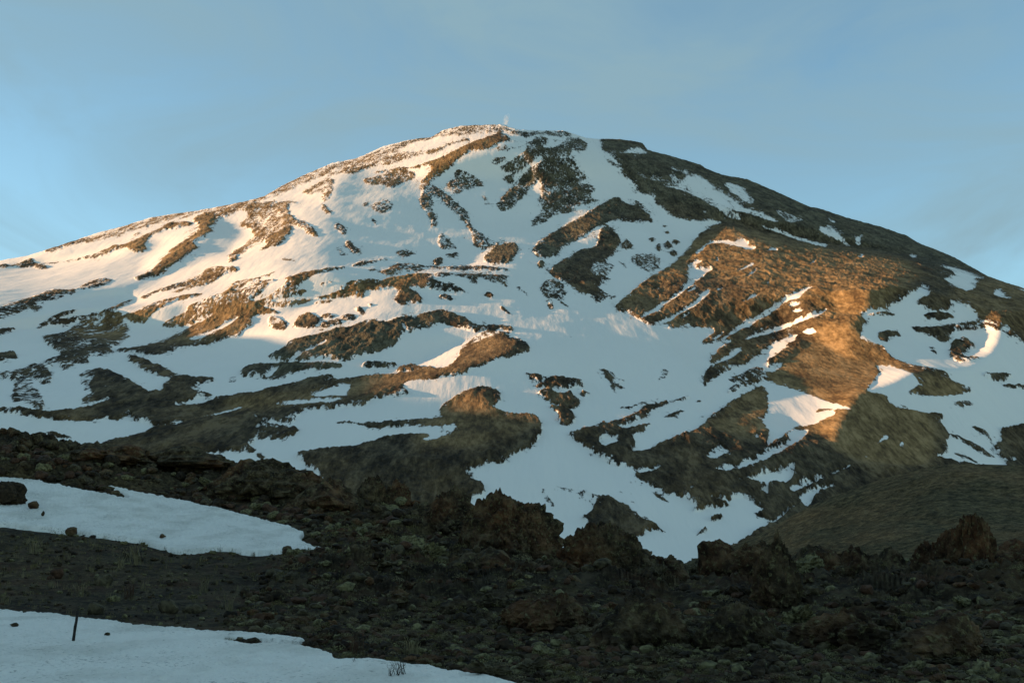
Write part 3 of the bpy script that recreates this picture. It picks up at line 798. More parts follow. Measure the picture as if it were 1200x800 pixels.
# ================================================================== the near brown hill on the right
HC = [(700, 720), (780, 686), (800, 668), (830, 655), (870, 634), (900, 620), (950, 592), (990, 576), (1030, 562), (1080, 548), (1120, 543), (1200, 545), (1300, 552), (1450, 560)]
uh = np.arange(700, 1431, 1.0)
vh = np.interp(uh, [p[0] for p in HC], [p[1] for p in HC]); vh = blur(np.repeat(vh[None], 3, 0), 8, .1)[0]
nr = 170
fr = np.linspace(0, 1, nr)[:, None]
VH2 = vh[None] + (735 - vh[None]) * fr; UH = np.broadcast_to(uh[None], VH2.shape)
a_, t_ = ray(UH, VH2)
Rh = 150 + (640 + 0 * UH - 150) * (1 - fr) ** .8 - 30 * 0
Rh = Rh * (1 + .06 * fbm(UH / 90, VH2 / 60, 3, .5, 1) * fr)
Xh = Rh * np.sin(a_); Yh = Rh * np.cos(a_); Zh = Rh * t_ + EYE
Zh = Zh + (.8 * fbm(Xh / 6, Yh / 7, 6, .68, 2) + 4.0 * fbm(Xh / 70, Yh / 110, 3, .5, 1)) * sstep(0, .08, fr)
top = [np.stack([Xh[0] * s_, Yh[0] * s_, Zh[0] + d_], -1) for s_, d_ in ((1.6, -110), (1.25, -35), (1.1, -9), (1.04, -1.5))]
hv = np.concatenate([np.stack(top), np.stack([Xh, Yh, Zh], -1)], 0)
link('hill', mesh_from('hill', hv.reshape(-1, 3), grid_faces(hv.shape[0], hv.shape[1]), [M_HILL]), kind='structure')

# ================================================================== foreground lava field
RIM = [(-260, 500), (0, 519), (60, 524), (150, 536), (200, 548), (250, 548), (300, 556), (350, 566), (400, 580), (450, 592), (500, 606), (540, 618),
       (560, 634), (600, 648), (640, 662), (700, 662), (760, 672), (800, 684), (850, 682), (900, 686), (950, 680), (1000, 682), (1050, 677),
       (1100, 672), (1200, 672), (1460, 664)]
RR = [(-260, 128), (0, 125), (300, 118), (500, 104), (600, 96), (700, 90), (900, 88), (1200, 92), (1460, 95)]
def fore_r(u, v):
    vr = np.interp(u, [p[0] for p in RIM], [p[1] for p in RIM]); rr_ = np.interp(u, [p[0] for p in RR], [p[1] for p in RR])
    t = ray(u, np.maximum(v, 715.0))[1]
    near = 2.4 / (-t)
    r715 = 2.4 / (-ray(u, 715.0 + 0 * u)[1])
    far = r715 + (rr_ - r715) * np.clip((715 - v) / (715 - vr), -.1, 1.15)
    return np.where(v >= 715, near, far)
uf = np.arange(-250, 1451, 1.0)
vr = np.interp(uf, [p[0] for p in RIM], [p[1] for p in RIM])
nf_ = 330
fr = np.linspace(0, 1, nf_)[:, None] ** 1.0
VF = vr[None] + (862 - vr[None]) * fr; UF = np.broadcast_to(uf[None], VF.shape).copy()
RF = blur(fore_r(UF, VF), 8, 4)
af, tf = ray(UF, VF)
XF = RF * np.sin(af); YF = RF * np.cos(af); ZF = RF * tf + EYE

SNOWP = """
T 0 0 1
1: -300,712 0,718 50,722 90,727 150,735 200,740 250,743 300,746 340,750 367,757 335,757 300,754 262,752 262,756 300,760 350,760 372,764 392,769 386,774 400,776 440,777 480,781 540,791 585,799 620,808 660,825 720,870 780,960 -300,960
1: -300,552 0,563 30,565 60,570 100,578 156,589 145,583 112,571 130,573 160,580 200,587 260,600 300,610 340,620 358,628 350,635 362,640 370,645 392,648 340,650 290,652 260,645 215,652 190,645 160,637 130,633 90,628 60,625 20,620 0,618 -300,595
0.7: 72,541 90,545 106,552 95,551
"""
Sm = np.zeros((480, 1300)); paint(SNOWP, Sm, -300, 480, 1.0)
Sm = np.pad(Sm, ((0, 0), (0, 0))); Sb = blur(Sm, 2.2, 1.3)
def snow_at(u, v):
    return np.where((u < 990), sample(Sb, -300, 480, 1.0, u, v), 0)
wob = fbm(XF / 1.6, YF / 3.0, 5, .6, 1)
wob2 = fbm(XF / 1.6 + 40, YF / 3.0, 5, .6, 2)
SN = snow_at(UF + 4.0 * wob2, VF + 2.4 * wob)
amp = sstep(24, 60, RF)
clear = 1 - sstep(.02, .6, blur(SN, 5, 3))
lava = sstep(380, 560, UF + (VF - 560) * .9) * sstep(30, 45, RF)
lava = np.maximum(lava, sstep(60, 80, RF) * (1 - sstep(565, 580, VF)))
rg = fbm(XF / 5.0, YF / 6.0, 6, .55, 1, ridged=True)
rg2 = fbm(XF / 14.0, YF / 16.0, 3, .5, 3)
disp = clear * (lava * (1.9 * rg + 1.3 * rg2) * (.35 + .65 * amp) + (1 - lava) * .22 * rg * (.4 + amp) + .05 * fbm(XF / .5, YF / .5, 4, .6, 2))
disp = disp * sstep(0, .03, fr) 
ZG = ZF + disp
bk = [np.stack([XF[0] * s_, YF[0] * s_, ZG[0] + d_], -1) for s_, d_ in ((1.7, -26), (1.3, -9), (1.1, -2.2), (1.03, -.4))]
nr_ = [np.stack([r_ * np.sin(af[-1]), r_ * np.cos(af[-1]), np.full(len(uf), z_)], -1) for r_, z_ in ((9, -.72), (5, -.2), (1.5, 0.0), (.02, 0.0))]
gv = np.concatenate([np.stack(bk), np.stack([XF, YF, ZG], -1), np.stack(nr_)], 0)
link('ground', mesh_from('ground', gv.reshape(-1, 3), grid_faces(gv.shape[0], gv.shape[1]), [M_SOIL]), kind='structure')
# ground behind the camera
bx = [(-400, -400), (400, -400), (400, 2), (-400, 2)]

# snow sheets: their own surface, lying on the ground
rel = (.05 * fbm(XF / .55, YF / 1.1, 4, .6, 3, ridged=True) * (.6 + RF / 50) + .07 * fbm(XF / 3, YF / 4, 3, .5, 1)) * sstep(.45, .9, SN)
ZS = ZG + np.where(SN > .5, np.minimum((SN - .5) * 1.2, .0035 * RF), (SN - .5) * 2.5) + rel
def sheet(r0, r1, c0, c1, name, **kw):
    vv = np.stack([XF, YF, ZS], -1)[r0:r1, c0:c1]; sn = SN[r0:r1, c0:c1]
    f = grid_faces(vv.shape[0], vv.shape[1]); keep = (sn.reshape(-1)[f].max(1) > .3); f = f[keep]
    used = np.unique(f); remap = np.zeros(vv.shape[0] * vv.shape[1], int); remap[used] = np.arange(len(used))
    link(name, mesh_from(name, vv.reshape(-1, 3)[used], remap[f], [M_SNOW]), **kw)
row_split = int(np.argmin(np.abs(VF[:, 250] - 690)))
sp_mask = VF > 690
def sheet_mask(mask, name, **kw):
    vv = np.stack([XF, YF, ZS], -1); f = grid_faces(*XF.shape)
    keep = (SN.reshape(-1)[f].max(1) > .3) & mask.reshape(-1)[f].all(1); f = f[keep]
    used = np.unique(f); remap = np.zeros(XF.size, int); remap[used] = np.arange(len(used))
    link(name, mesh_from(name, vv.reshape(-1, 3)[used], remap[f], [M_SNOW]), **kw)
sheet_mask(VF > 690, 'snow', kind='structure')
sheet_mask(VF <= 690, 'snow', kind='structure')

def ground_at(u, v):
    """point of the foreground surface seen at photo point u, v (undisturbed), with local height"""
    j = int(np.clip(round(u - uf[0]), 0, len(uf) - 1)); i = int(np.argmin(np.abs(VF[:, j] - v)))
    z = max(ZG[i, j], ZS[i, j]) if SN[i, j] > .5 else ZG[i, j]
    return np.array([XF[i, j], YF[i, j], z]), RF[i, j]

from mathutils import noise as MN, Vector, Matrix
import bmesh
def ico(sub):
    bm = bmesh.new(); bmesh.ops.create_icosphere(bm, subdivisions=sub, radius=1)
    v = np.array([q.co[:] for q in bm.verts]); f = np.array([[q.index for q in p.verts] for p in bm.faces]); bm.free()
    return v, f
ICO = {k: ico(k) for k in (1, 2, 3, 4, 5, 6)}
def n3(v, sc, seed, octv=5, kind='r'):
    out = np.empty(len(v)); off = Vector((seed * 3.7, seed * -1.9, seed * 5.1))
    for i, p in enumerate(v):
        q = Vector(p) * sc + off
        out[i] = MN.ridged_multi_fractal(q, .75, 2.1, octv, 1.0, 2.0) if kind == 'r' else MN.fractal(q, .6, 2.1, octv)
    return out
def lobed(sub, seed, lobes, spread, rough, cuts=9):
    """radial shape: the outermost of several overlapping chunks in each direction, chipped by planes and pitted"""
    v, f = ICO[sub]; rg_ = np.random.default_rng(seed)
    rad = np.full(len(v), .45)
    for k in range(lobes):
        c = rg_.normal(size=3) * spread; c[2] = abs(c[2]) * .8; s = rg_.uniform(.45, .8)
        b = v @ c; disc = b * b - (c @ c - s * s); hit = disc > 0
        rad = np.where(hit, np.maximum(rad, b + np.sqrt(np.maximum(disc, 0))), rad)
    for k in range(cuts):
        nn_ = rg_.normal(size=3); nn_ /= np.linalg.norm(nn_); d = rg_.uniform(.5, .85) * rad.max()
        pr_ = v @ nn_; lim_ = np.where(pr_ > .05, d / np.maximum(pr_, .05), 9)
        rad = np.minimum(rad, lim_)
    off = Vector((seed * 3.7, seed * -1.9, seed * 5.1)); blk = np.empty(len(v)); fine = np.empty(len(v))
    pts_ = v * rad[:, None]
    for i, p in enumerate(pts_):
        q = Vector(p) * 2.6 + off
        q = q + MN.noise_vector(q * 1.3) * .35
        d1 = MN.voronoi(q)[0]; d2 = MN.voronoi(q * 2.7)[0] if sub > 3 else (0, 0)
        blk[i] = min(d1[1] - d1[0], .5) + .22 * min(d2[1] - d2[0], .5); fine[i] = MN.fractal(q * 2.5, .6, 2.1, 4)
    rad = rad * (1 + rough * (.24 * (blk - .3) + .10 * fine))
    return v * rad[:, None], f
def rock_object(name, vf, loc, dims, rz, label=None, cat=None, mat=None, smooth=False, **kw):
    v, f = vf; v = v.copy(); lo, hi = v.min(0), v.max(0)
    c, s = math.cos(rz), math.sin(rz)
    v = v[:, :] @ np.array([[c, s, 0], [-s, c, 0], [0, 0, 1]])
    lo, hi = v.min(0), v.max(0); v = (v - (lo + hi) / 2) / (hi - lo); v[:, 2] += .5
    v = v * np.array(dims); v[:, 2] -= dims[2] * .12
    o = link(name, mesh_from(name, v, f, [mat or M_LAVA], smooth=smooth), **kw)
    o.location = loc
    if label: o['label'] = label; o['category'] = cat
    return o

# u, base row, width px, height px, shape, label
OUT = [
 (318, 585, 120, 44, 5, 1.0, 'low dark lumpy outcrop on the left rim, just right of the brown scree tongue'),
 (222, 560, 90, 20, 4, 1.0, 'low black crest of rubble on the rim above the left snow patch'),
 (120, 548, 100, 22, 4, 1.0, 'long low dark rubble crest at the far left rim below the snowfield'),
 (385, 602, 70, 38, 4, 1.0, 'dark jagged hump on the rim left of the twin knobs'),
 (436, 604, 34, 36, 4, 1.2, 'left one of two small dark knobs standing against the snow on the rim'),
 (466, 606, 34, 38, 4, 1.2, 'right one of two small dark knobs standing against the snow on the rim'),
 (523, 646, 62, 56, 5, 1.0, 'square topped brown lava block left of the first snow notch in the rim'),
 (488, 622, 50, 28, 4, 1.0, 'rounded dark hump between the twin knobs and the square topped block'),
 (596, 682, 118, 80, 6, 1.0, 'pointed dark lava outcrop with a steep left side, standing between two snow notches'),
 (712, 705, 120, 76, 6, 1.0, 'broad rust brown lava outcrop, the largest one, below the white rounded hill'),
 (772, 705, 80, 50, 5, 1.0, 'dark shoulder of rock on the right of the broad rust brown outcrop'),
 (846, 704, 46, 44, 4, 1.1, 'small dark crag left of the tall spire'),
 (910, 722, 56, 84, 5, 1.2, 'tall dark pinnacle of lava with a sharp top in front of the brown hill'),
 (888, 712, 70, 48, 5, 1.0, 'reddish rubble heap leaning on the left foot of the tall spire'),
 (1030, 704, 84, 62, 5, 1.0, 'triangular dark outcrop in the middle of the rim below the brown hill'),
 (962, 706, 60, 40, 4, 1.0, 'low broken rock between the tall spire and the triangular outcrop'),
 (1104, 706, 50, 58, 5, 1.2, 'upright blocky crag with a flat top, left half of a pair at the right'),
 (1146, 708, 46, 62, 5, 1.2, 'upright blocky crag with square shoulders, right half of a pair at the right'),
 (1194, 706, 60, 44, 4, 1.0, 'dark crag cut off by the right edge of the view'),
 (640, 742, 96, 44, 5, 1.0, 'brown boulder heap below the pointed outcrop'),
 (752, 760, 110, 54, 5, 1.0, 'wide dark rock bank in front of the broad rust brown outcrop'),
 (560, 700, 80, 34, 4, 1.0, 'low rock bank at the foot of the square topped block'),
 (865, 762, 90, 50, 5, 1.0, 'dark split boulder in front of the tall spire'),
 (985, 764, 100, 44, 5, 1.0, 'flat dark lava slab pile in the near right field'),
 (1090, 770, 110, 46, 5, 1.0, 'rounded dark mound of clinker near the lower right corner'),
 (3, 596, 38, 24, 4, 1.1, 'black pointed rock sticking out of the left snow patch at the edge of view'),
]
M_RED = plain('reddish_rock', (.03, .015, .008), (.09, .045, .025), 3.0); M_PALE = plain('pale_rock', (.10, .10, .09), (.22, .21, .19), 4.0)
M_GREY = plain('grey_rock', (.022, .016, .009), (.10, .078, .042), 5.0); M_LICH = plain('lichened_rock', (.030, .025, .011), (.20, .17, .08), 7.0); M_DARK = plain('dark_rock', (.008, .005, .003), (.045, .029, .015), 5.0)
for q, (u_, v_, wpx, hpx, sub, rgh, lab) in enumerate(OUT):
    p_, r_ = ground_at(u_, v_)
    W_, H_ = wpx * r_ / F, hpx * r_ / F
    vf_ = lobed(sub, 141 + q, 12, .42, rgh)
    if 'pinnacle' in lab or 'crag' in lab:
        vv_ = vf_[0].copy(); hz = (vv_[:, 2] - vv_[:, 2].min()) / np.ptp(vv_[:, 2]); k2 = 1 - (.72 if 'pinnacle' in lab else .3) * hz ** .8
        vv_[:, :2] *= k2[:, None]; vf_ = (vv_, vf_[1])
    else:
        vv_ = vf_[0].copy(); hz = (vv_[:, 2] - vv_[:, 2].min()) / np.ptp(vv_[:, 2]); vv_[:, :2] *= (1.15 - .55 * hz ** .8)[:, None]; vf_ = (vv_, vf_[1])
    rock_object('lava_outcrop', vf_, p_ + np.array([0, .1, -.1 * H_]), (W_ * 1.15, W_ * .9, H_ * 1.3), random.uniform(0, 6.28), lab, 'outcrop', M_DARK if 'black pointed' in lab else M_LAVA)

SMALL = [(38, 602, 13, 7, 'small black stone on the left snow patch beside the pointed black rock'),
         (50, 611, 4, 5, 'tiny dark pebble on the left snow patch, under the small black stone'),
         (83, 630, 13, 9, 'square dark boulder on the lower edge of the left snow patch'),
         (190, 636, 7, 4, 'lone small dark stone near the bottom of the left snow patch'),
         (138, 585, 13, 9, 'dark round boulder in the rock strip that cuts into the left snow patch'),
         (127, 582, 12, 8, 'dark boulder left of the round one in the strip that cuts into the snow'),
         (16, 741, 9, 4, 'thin dark stone lying on the nearest snow left of the post'),
         (125, 751, 6, 3, 'tiny dark pebble on the nearest snow right of the post'),
         (67, 679, 14, 10, 'reddish brown boulder in the grassy strip at the left'),
         (59, 681, 8, 5, 'small pale grey stone beside the reddish boulder in the grassy strip'),
         (112, 722, 18, 12, 'grey green boulder just above the nearest snow, right of the post'),
         (197, 722, 22, 14, 'rounded brown boulder just above the nearest snow, left of the middle'),
         (226, 720, 28, 10, 'flat grey rock beside the rounded brown boulder above the nearest snow'),
         (120, 690, 20, 12, 'grey rounded rock in the middle of the grassy strip')]
for q, (u_, v_, wpx, hpx, lab) in enumerate(SMALL):
    p_, r_ = ground_at(u_, v_); W_, H_ = wpx * r_ / F, hpx * r_ / F
    mt_ = M_RED if 'reddish' in lab else M_PALE if 'pale' in lab else M_GREY if ('grey' in lab or 'brown' in lab) else M_LAVA
    rock_object('rock' if wpx < 10 else 'boulder', lobed(3, 300 + q, 5, .35, .7), p_, (W_, W_ * .8, H_ * 1.25), random.uniform(0, 6.28), lab, 'rock' if wpx < 10 else 'boulder', mt_)

# ---- repeated boulders: one mesh per shape, then copies
PROTO = []
for q in range(9):
    v_, f_ = lobed(4, 500 + q, 7, .5, 1.9)
    lo, hi = v_.min(0), v_.max(0); v_ = (v_ - (lo + hi) / 2) / (hi - lo).max()
    PROTO.append((v_, f_))
PM = [mesh_from('boulder', v_, f_, [[M_LAVA, M_DARK, M_LAVA, M_GREY, M_LICH][q % 5]], smooth=False) for q, (v_, f_) in enumerate(PROTO)]
def spots(n, rg_, u0, u1, v0, v1, test):
    out = []
    while len(out) < n:
        u_ = rg_.uniform(u0, u1); v_ = rg_.uniform(v0, v1)
        j = int(u_ - uf[0]); vr_ = vr[j]
        if v_ < vr_ + 4: continue
        i = int(np.clip((v_ - vr_) / (862 - vr_) * (nf_ - 1), 0, nf_ - 1))
        if SN[i, j] > .25 or not test(u_, v_): continue
        out.append((i, j, u_, v_))
    return out
rg_ = np.random.default_rng(21)
KINDS_ = [('rough dark boulder, one of many packed together on the lava field', 'boulders packed over the lava field', lambda u_, v_: u_ + (v_ - 560) * .9 > 520, 175, (13, 52)),
          ('dark clinker block lodged in the broken rim of the lava field', 'blocks along the rim of the lava field', lambda u_, v_: v_ < np.interp(u_, [q_[0] for q_ in RIM], [q_[1] for q_ in RIM]) + 40 and not 0 < SN[int(np.clip((v_ - vr[int(u_ - uf[0])]) / (862 - vr[int(u_ - uf[0])]) * (nf_ - 1), 0, nf_ - 1)), int(u_ - uf[0])] , 66, (13, 38)),
          ('scattered dark stone lying in the grassy strip between the two near snow patches', 'stones scattered in the grassy strip', lambda u_, v_: u_ < 420 and v_ > 640, 34, (6, 16))]
for lab, grp, tst, n_, (s0, s1) in KINDS_:
    first = {}
    for (i, j, u_, v_) in spots(n_, rg_, -20, 1230, 520, 800, tst):
        k = int(rg_.integers(len(PM)))
        if k not in first:
            o = link('boulder', PM[k]); first[k] = o
        else:
            o = first[k].copy(); COL.objects.link(o)
        s_ = (s0 + (s1 - s0) * rg_.random() ** 1.9) * RF[i, j] / F
        o.location = (XF[i, j], YF[i, j], ZG[i, j] + s_ * .12); o.scale = (s_ * rg_.uniform(.8, 1.3), s_ * rg_.uniform(.8, 1.2), s_ * rg_.uniform(.55, .9))
        o.rotation_euler = (rg_.uniform(-.4, .4), rg_.uniform(-.4, .4), rg_.uniform(0, 6.28))
        o['label'] = lab; o['category'] = 'boulder'; o['group'] = grp

def scatter(name, n, shapes, sizefn, mats, test, rg_, u=(-40, 1240), v=(515, 812), lift=.15, **kw):
    V_, F_, MI = [], [], []; base = 0
    for (i, j, u_, v_) in spots(n, rg_, u[0], u[1], v[0], v[1], test):
        k = int(rg_.integers(len(shapes))); sv_, sf_ = shapes[k]
        s_ = sizefn(rg_) * RF[i, j] / F
        a = rg_.uniform(0, 6.28); c, s = math.cos(a), math.sin(a)
        q = sv_ * np.array([rg_.uniform(.8, 1.3), rg_.uniform(.8, 1.2), rg_.uniform(.6, 1)]) * s_
        q = q @ np.array([[c, s, 0], [-s, c, 0], [0, 0, 1]])
        V_.append(q + np.array([XF[i, j], YF[i, j], ZG[i, j] + s_ * lift])); F_.append(sf_ + base); base += len(sv_)
        MI.append(np.full(len(sf_), int(rg_.integers(len(mats)))))
    me_ = mesh_from(name, np.concatenate(V_), np.concatenate(F_), mats, smooth=False)
    me_.polygons.foreach_set('material_index', np.concatenate(MI).astype(np.int32))
    return link(name, me_, **kw)
SH = []
for q in range(8):
    v_, f_ = lobed(2, 700 + q, 4, .5, 1.9, 7); lo, hi = v_.min(0), v_.max(0); SH.append(((v_ - (lo + hi) / 2) / (hi - lo).max(), f_))
scatter('rubble', 7600, SH, lambda r: 3 + 16 * r.random() ** 2.6, [M_LAVA, M_DARK, M_LAVA, M_GREY, M_LICH, M_DARK, M_RED], lambda u_, v_: u_ + (v_ - 560) * .9 > 420 or v_ < 600 + .08 * u_ and v_ < 640, rg_, kind='stuff')
scatter('rubble', 1500, SH, lambda r: 2 + 6 * r.random() ** 3, [M_LAVA, M_DARK, M_GREY, M_LICH], lambda u_, v_: u_ < 520 and v_ > 625, rg_, kind='stuff')

# ---- plants
M_LEAF = plain('grey_green_leaf', (.07, .066, .028), (.27, .235, .11), 6.0); M_OLIVE = plain('olive_leaf', (.045, .038, .015), (.18, .145, .055), 5.0)
def blades(rg_, n, h, lean, wd=.012):
    V_, F_ = [], []
    for k in range(n):
        a = rg_.uniform(0, 6.28); l = h * rg_.uniform(.5, 1.0); b = np.array([rg_.normal() * h * .16, rg_.normal() * h * .16, 0]); d = np.array([math.cos(a), math.sin(a), 0]) * lean * l * rg_.uniform(.2, 1)
        t = np.array([-math.sin(a), math.cos(a), 0]) * wd * h
        p0, p1, p2 = b, b + d * .35 + [0, 0, l * .6], b + d + [0, 0, l * .95]
        V_ += [p0 - t, p0 + t, p1 + t * .8, p1 - t * .8, p2 + t * .3, p2 - t * .3]; k6 = 6 * k
        F_ += [[k6, k6 + 1, k6 + 2, k6 + 3], [k6 + 3, k6 + 2, k6 + 4, k6 + 5]]
    return np.array(V_), np.array(F_)
def cushion(rg_, n):
    """low clump of small leaf faces spread through a flat dome"""
    V_, F_ = [], []
    for k in range(n):
        d = rg_.normal(size=3); d /= np.linalg.norm(d); d[2] = abs(d[2]); c = d * rg_.uniform(.5, 1) * np.array([.5, .5, .34])
        a, b = rg_.normal(size=3), rg_.normal(size=3); a *= .045 / np.linalg.norm(a); b *= .03 / np.linalg.norm(b)
        V_ += [c - a, c + b, c + a, c - b]; F_.append([4 * k, 4 * k + 1, 4 * k + 2, 4 * k + 3])
    return np.array(V_), np.array(F_)
CS = [cushion(rg_, 110) for _ in range(6)]
scatter('ground_cover', 2600, CS, lambda r: 5 + 17 * r.random() ** 1.6, [M_LEAF, M_OLIVE, M_OLIVE, M_GRASS], lambda u_, v_: v_ > 600 and (u_ + (v_ - 560) * .9 > 430), rg_, lift=.1, kind='stuff')
GS = [blades(rg_, 16, 1.0, .6) for _ in range(6)]
scatter('dry_grass', 1500, GS, lambda r: 3 + 8 * r.random() ** 2, [M_GRASS, M_OLIVE], lambda u_, v_: v_ > 628 and u_ < 560, rg_, lift=0, kind='stuff')
TUFTS = [(38, 652, 20, 'pale dry grass tuft at the left edge, just under the left snow patch'), (158, 668, 22, 'tall dry grass tuft under the middle of the left snow patch'),
         (142, 668, 16, 'shorter dry grass tuft left of the tall one under the snow patch'), (95, 704, 18, 'dry grass tuft a little above the post'),
         (152, 706, 20, 'reddish dry grass tuft above the nearest snow, right of the post'), (238, 696, 18, 'pale dry grass tuft right of the middle of the grassy strip'),
         (268, 716, 18, 'brown grass tuft above the right part of the nearest snow'), (6, 712, 14, 'bent dry grass tuft at the left edge above the nearest snow'),
         (416, 770, 26, 'tall reddish dry stalks above the dark notch in the nearest snow'), (484, 772, 24, 'pale herb with a thin stalk standing above the twiggy plant')]
for (u_, v_, hp, lab) in TUFTS:
    p_, r_ = ground_at(u_, v_); vf_ = blades(rg_, 34, 1.0, .7, .016)
    o = link('grass_tuft', mesh_from('grass_tuft', vf_[0] * hp * r_ / F, vf_[1], [M_RED if 'reddish' in lab else M_GRASS], smooth=False), label=lab, category='grass tuft')
    o.location = p_

def tube(pts, rad, seg=6):
    pts = np.array(pts, float); V_, F_ = [], []
    for k, p in enumerate(pts):
        d = pts[min(k + 1, len(pts) - 1)] - pts[max(k - 1, 0)]; d /= np.linalg.norm(d)
        a = np.cross(d, [.3, 1, .1]); a /= np.linalg.norm(a); b = np.cross(d, a)
        for s in range(seg):
            t = 2 * math.pi * s / seg; V_.append(p + rad[k] * (math.cos(t) * a + math.sin(t) * b))
    for k in range(len(pts) - 1):
        for s in range(seg):
            F_.append([k * seg + s, k * seg + (s + 1) % seg, (k + 1) * seg + (s + 1) % seg, (k + 1) * seg + s])
    m = len(V_); V_.append(pts[-1]); e = (len(pts) - 1) * seg
    F_ += [[e + s, e + (s + 1) % seg, m, m] for s in range(seg)]
    return np.array(V_), F_
def tri(F_): 
    o_ = []
    for f in F_:
        if f[2] == f[3]: o_.append(f[:3])
        else: o_ += [[f[0], f[1], f[2]], [f[0], f[2], f[3]]]
    return np.array(o_)
# post in the nearest snow
p_, r_ = ground_at(85, 757); k_ = r_ / F
pts = [(0, 0, -.12), (.012, 0, .05), (.02, 0, .16), (.028, 0, .27), (.044, 0, .38), (.05, 0, .50), (.058, 0, .565), (.06, 0, .575)]
sc_ = 31 * k_ / .57
V_, F_ = tube(np.array(pts) * sc_, np.array([.030, .030, .027, .030, .026, .028, .026, .018]) * sc_, 7)
o = link('post', mesh_from('post', V_, tri(F_), [M_POST], smooth=False), label='thin dark stake leaning slightly to the right, stuck in the nearest snow', category='post'); o.location = p_
# twiggy plant
def twigs(u_, v_, hp, n, lab, name='twiggy_plant'):
    p_, r_ = ground_at(u_, v_); h = hp * r_ / F; V_, F_ = [], []; b0 = 0
    for k in range(n):
        a = rg_.uniform(0, 6.28); ln = h * rg_.uniform(.5, 1); le = rg_.uniform(.15, .8); d = np.array([math.cos(a) * le, math.sin(a) * le, 1]); d /= np.linalg.norm(d)
        c = np.array([rg_.normal() * h * .12, rg_.normal() * h * .12, -.02]); ps = [c, c + d * ln * .35, c + d * ln * .7 + [0, 0, ln * .04], c + d * ln + [0, 0, ln * .12]]
        v1, f1 = tube(ps, [h * .018, h * .014, h * .010, h * .005], 4); V_.append(v1); F_ += [[q + b0 for q in f] for f in f1]; b0 += len(v1)
        for t_ in (.5, .75):
            s0_ = c + d * ln * t_; d2 = d + rg_.normal(size=3) * .5; d2[2] = abs(d2[2]); v1, f1 = tube([s0_, s0_ + d2 * ln * .12, s0_ + d2 * ln * .22], [h * .009, h * .007, h * .004], 4)
            V_.append(v1); F_ += [[q + b0 for q in f] for f in f1]; b0 += len(v1)
    o = link(name, mesh_from(name, np.concatenate(V_), tri(F_), [M_TWIG], smooth=False), label=lab, category='plant'); o.location = p_
twigs(469, 796, 24, 12, 'leafless dark twigs poking out of the lower edge of the nearest snow')
twigs(458, 797, 15, 9, 'short clump of dark twigs left of the taller twigs in the nearest snow')
twigs(414, 781, 9, 7, 'very small dark twigs at the upper rim of the nearest snow')

# steam over the summit
sm = NT('steam'); vol = sm.n('ShaderNodeVolumePrincipled'); vol.inputs['Color'].default_value = (1, .98, .96, 1)
dn = sm.noise(sm.pos(), 1 / 28.0, 4, .6); sm.l(sm.math('MULTIPLY', sm.math('MULTIPLY_ADD', dn, 3, -1.1, clamp=True), .02), vol.inputs['Density']); sm.l(vol.outputs[0], sm.out.inputs['Volume'])
v_, f_ = ICO[3]
jc = int(593 - U[0]); rs = R2[0, jc] + 60
c_ = place(593, 143, rs); kk = rs / F
dn_ = np.array([MN.fractal(Vector(p) * 1.6, .6, 2, 4) for p in v_])
v2 = v_ * (1 + .5 * dn_)[:, None] * np.array([3.6, 3.6, 9.5]) * kk; v2[:, 0] += (v2[:, 2] / (9.5 * kk)) * 2.2 * kk
o = link('steam', mesh_from('steam', v2, f_, [sm.m]), kind='stuff'); o.location = c_

# scrub dotted over the brown hill
V_, F_, b0 = [], [], 0
for k in range(3800):
    i = int(rg_.integers(2, nr - 2)); j = int(rg_.integers(70, len(uh) - 2))
    sv_, sf_ = CS[int(rg_.integers(len(CS)))]
    sf_ = sf_[:26]; sv_ = sv_[:104]
    s_ = (1.2 + 2.8 * rg_.random() ** 2) * Rh[i, j] / F
    V_.append(sv_ * s_ * np.array([1.2, 1.2, .8]) + np.array([Xh[i, j], Yh[i, j], Zh[i, j]])); F_.append(sf_ + b0); b0 += len(sv_)
link('scrub', mesh_from('scrub', np.concatenate(V_), np.concatenate(F_), [M_OLIVE], smooth=False), kind='stuff')


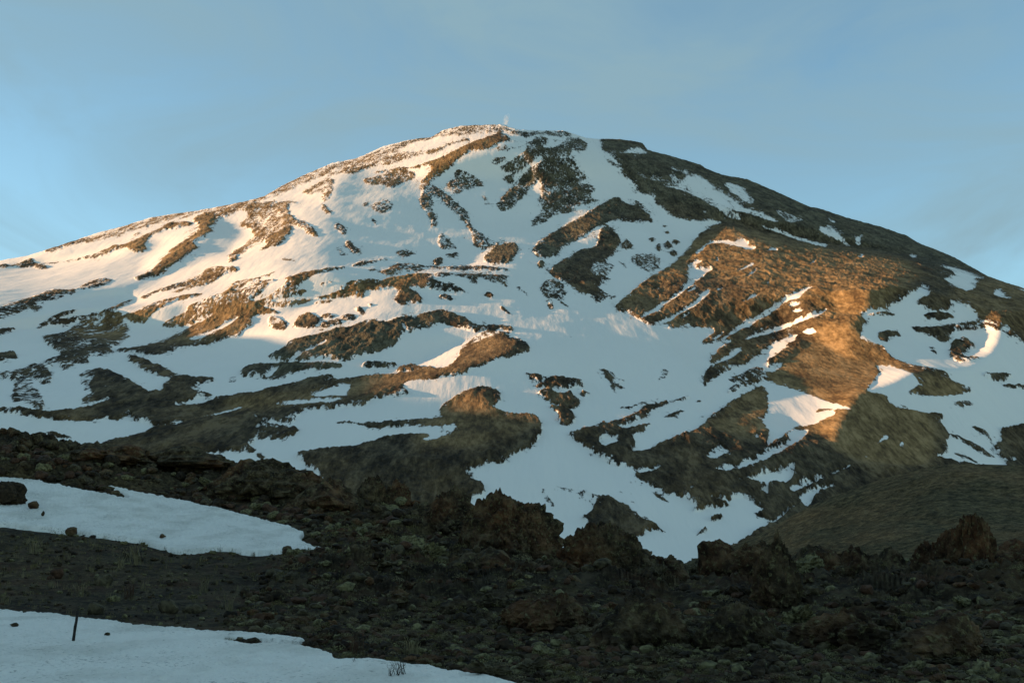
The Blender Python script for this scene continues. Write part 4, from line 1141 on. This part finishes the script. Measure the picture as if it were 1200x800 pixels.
# ================================================================== light, sky, camera
w = bpy.data.worlds.new('World'); SC.world = w; w.use_nodes = True
nt = w.node_tree
for nd in list(nt.nodes): nt.nodes.remove(nd)
out = nt.nodes.new('ShaderNodeOutputWorld'); bg = nt.nodes.new('ShaderNodeBackground')
sky = nt.nodes.new('ShaderNodeTexSky'); sky.sky_type = 'NISHITA'; sky.sun_disc = False
sky.sun_elevation = SUN_EL; sky.sun_rotation = SUN_AZ; sky.altitude = 2500; sky.air_density = 1.0; sky.dust_density = 1.2; sky.ozone_density = 1.2
def wn(t): return nt.nodes.new(t)
tcw = wn('ShaderNodeTexCoord'); mpw = wn('ShaderNodeMapping'); mpw.inputs['Scale'].default_value = (1, 1, 2.2); mpw.inputs['Rotation'].default_value = (.3, .5, .2)
nt.links.new(tcw.outputs['Generated'], mpw.inputs['Vector'])
nz = wn('ShaderNodeTexNoise'); nz.inputs['Scale'].default_value = 3.4; nz.inputs['Detail'].default_value = 6; nz.inputs['Roughness'].default_value = .55; nz.inputs['Distortion'].default_value = 1.1
nt.links.new(mpw.outputs[0], nz.inputs['Vector'])
mt = wn('ShaderNodeMix'); mt.data_type = 'RGBA'; mt.blend_type = 'MULTIPLY'; mt.inputs['Factor'].default_value = 1; mt.inputs[7].default_value = (.82, .94, .84, 1)
nt.links.new(sky.outputs[0], mt.inputs[6])
fc = wn('ShaderNodeMapRange'); fc.inputs['From Min'].default_value = .38; fc.inputs['From Max'].default_value = .68; fc.inputs['To Min'].default_value = .10; fc.inputs['To Max'].default_value = .90
nt.links.new(nz.outputs['Fac'], fc.inputs['Value'])
mv = wn('ShaderNodeMix'); mv.data_type = 'RGBA'; mv.inputs[7].default_value = (.84, 1.32, 1.55, 1)
nt.links.new(fc.outputs[0], mv.inputs['Factor']); nt.links.new(mt.outputs[2], mv.inputs[6])
nt.links.new(mv.outputs[2], bg.inputs['Color'])
bg.inputs['Strength'].default_value = .15
nt.links.new(bg.outputs[0], out.inputs['Surface'])

sl = bpy.data.lights.new('sun', 'SUN'); sl.energy = 5.0; sl.angle = math.radians(.5); sl.color = (1.0, .62, .33)
so = bpy.data.objects.new('sun', sl); COL.objects.link(so)
from mathutils import Vector
so.rotation_euler = Vector(SUN).to_track_quat('Z', 'Y').to_euler()
so.location = (-50, 20, 60)

cam = bpy.data.cameras.new('camera'); cam.sensor_width = 36.0; cam.lens = F / 1200 * 36; cam.clip_start = .1; cam.clip_end = 30000
co = bpy.data.objects.new('camera', cam); COL.objects.link(co)
co.location = (0, 0, EYE); co.rotation_euler = (math.pi / 2 + PITCH, 0, 0)
SC.camera = co
SC.view_settings.view_transform = 'Standard'; SC.view_settings.look = 'None'; SC.view_settings.gamma = 1
SC.view_settings.use_curve_mapping = False
SC.view_settings.exposure = 1.12
SC.cycles.max_bounces = 4; SC.cycles.diffuse_bounces = 2; SC.cycles.use_denoising = True
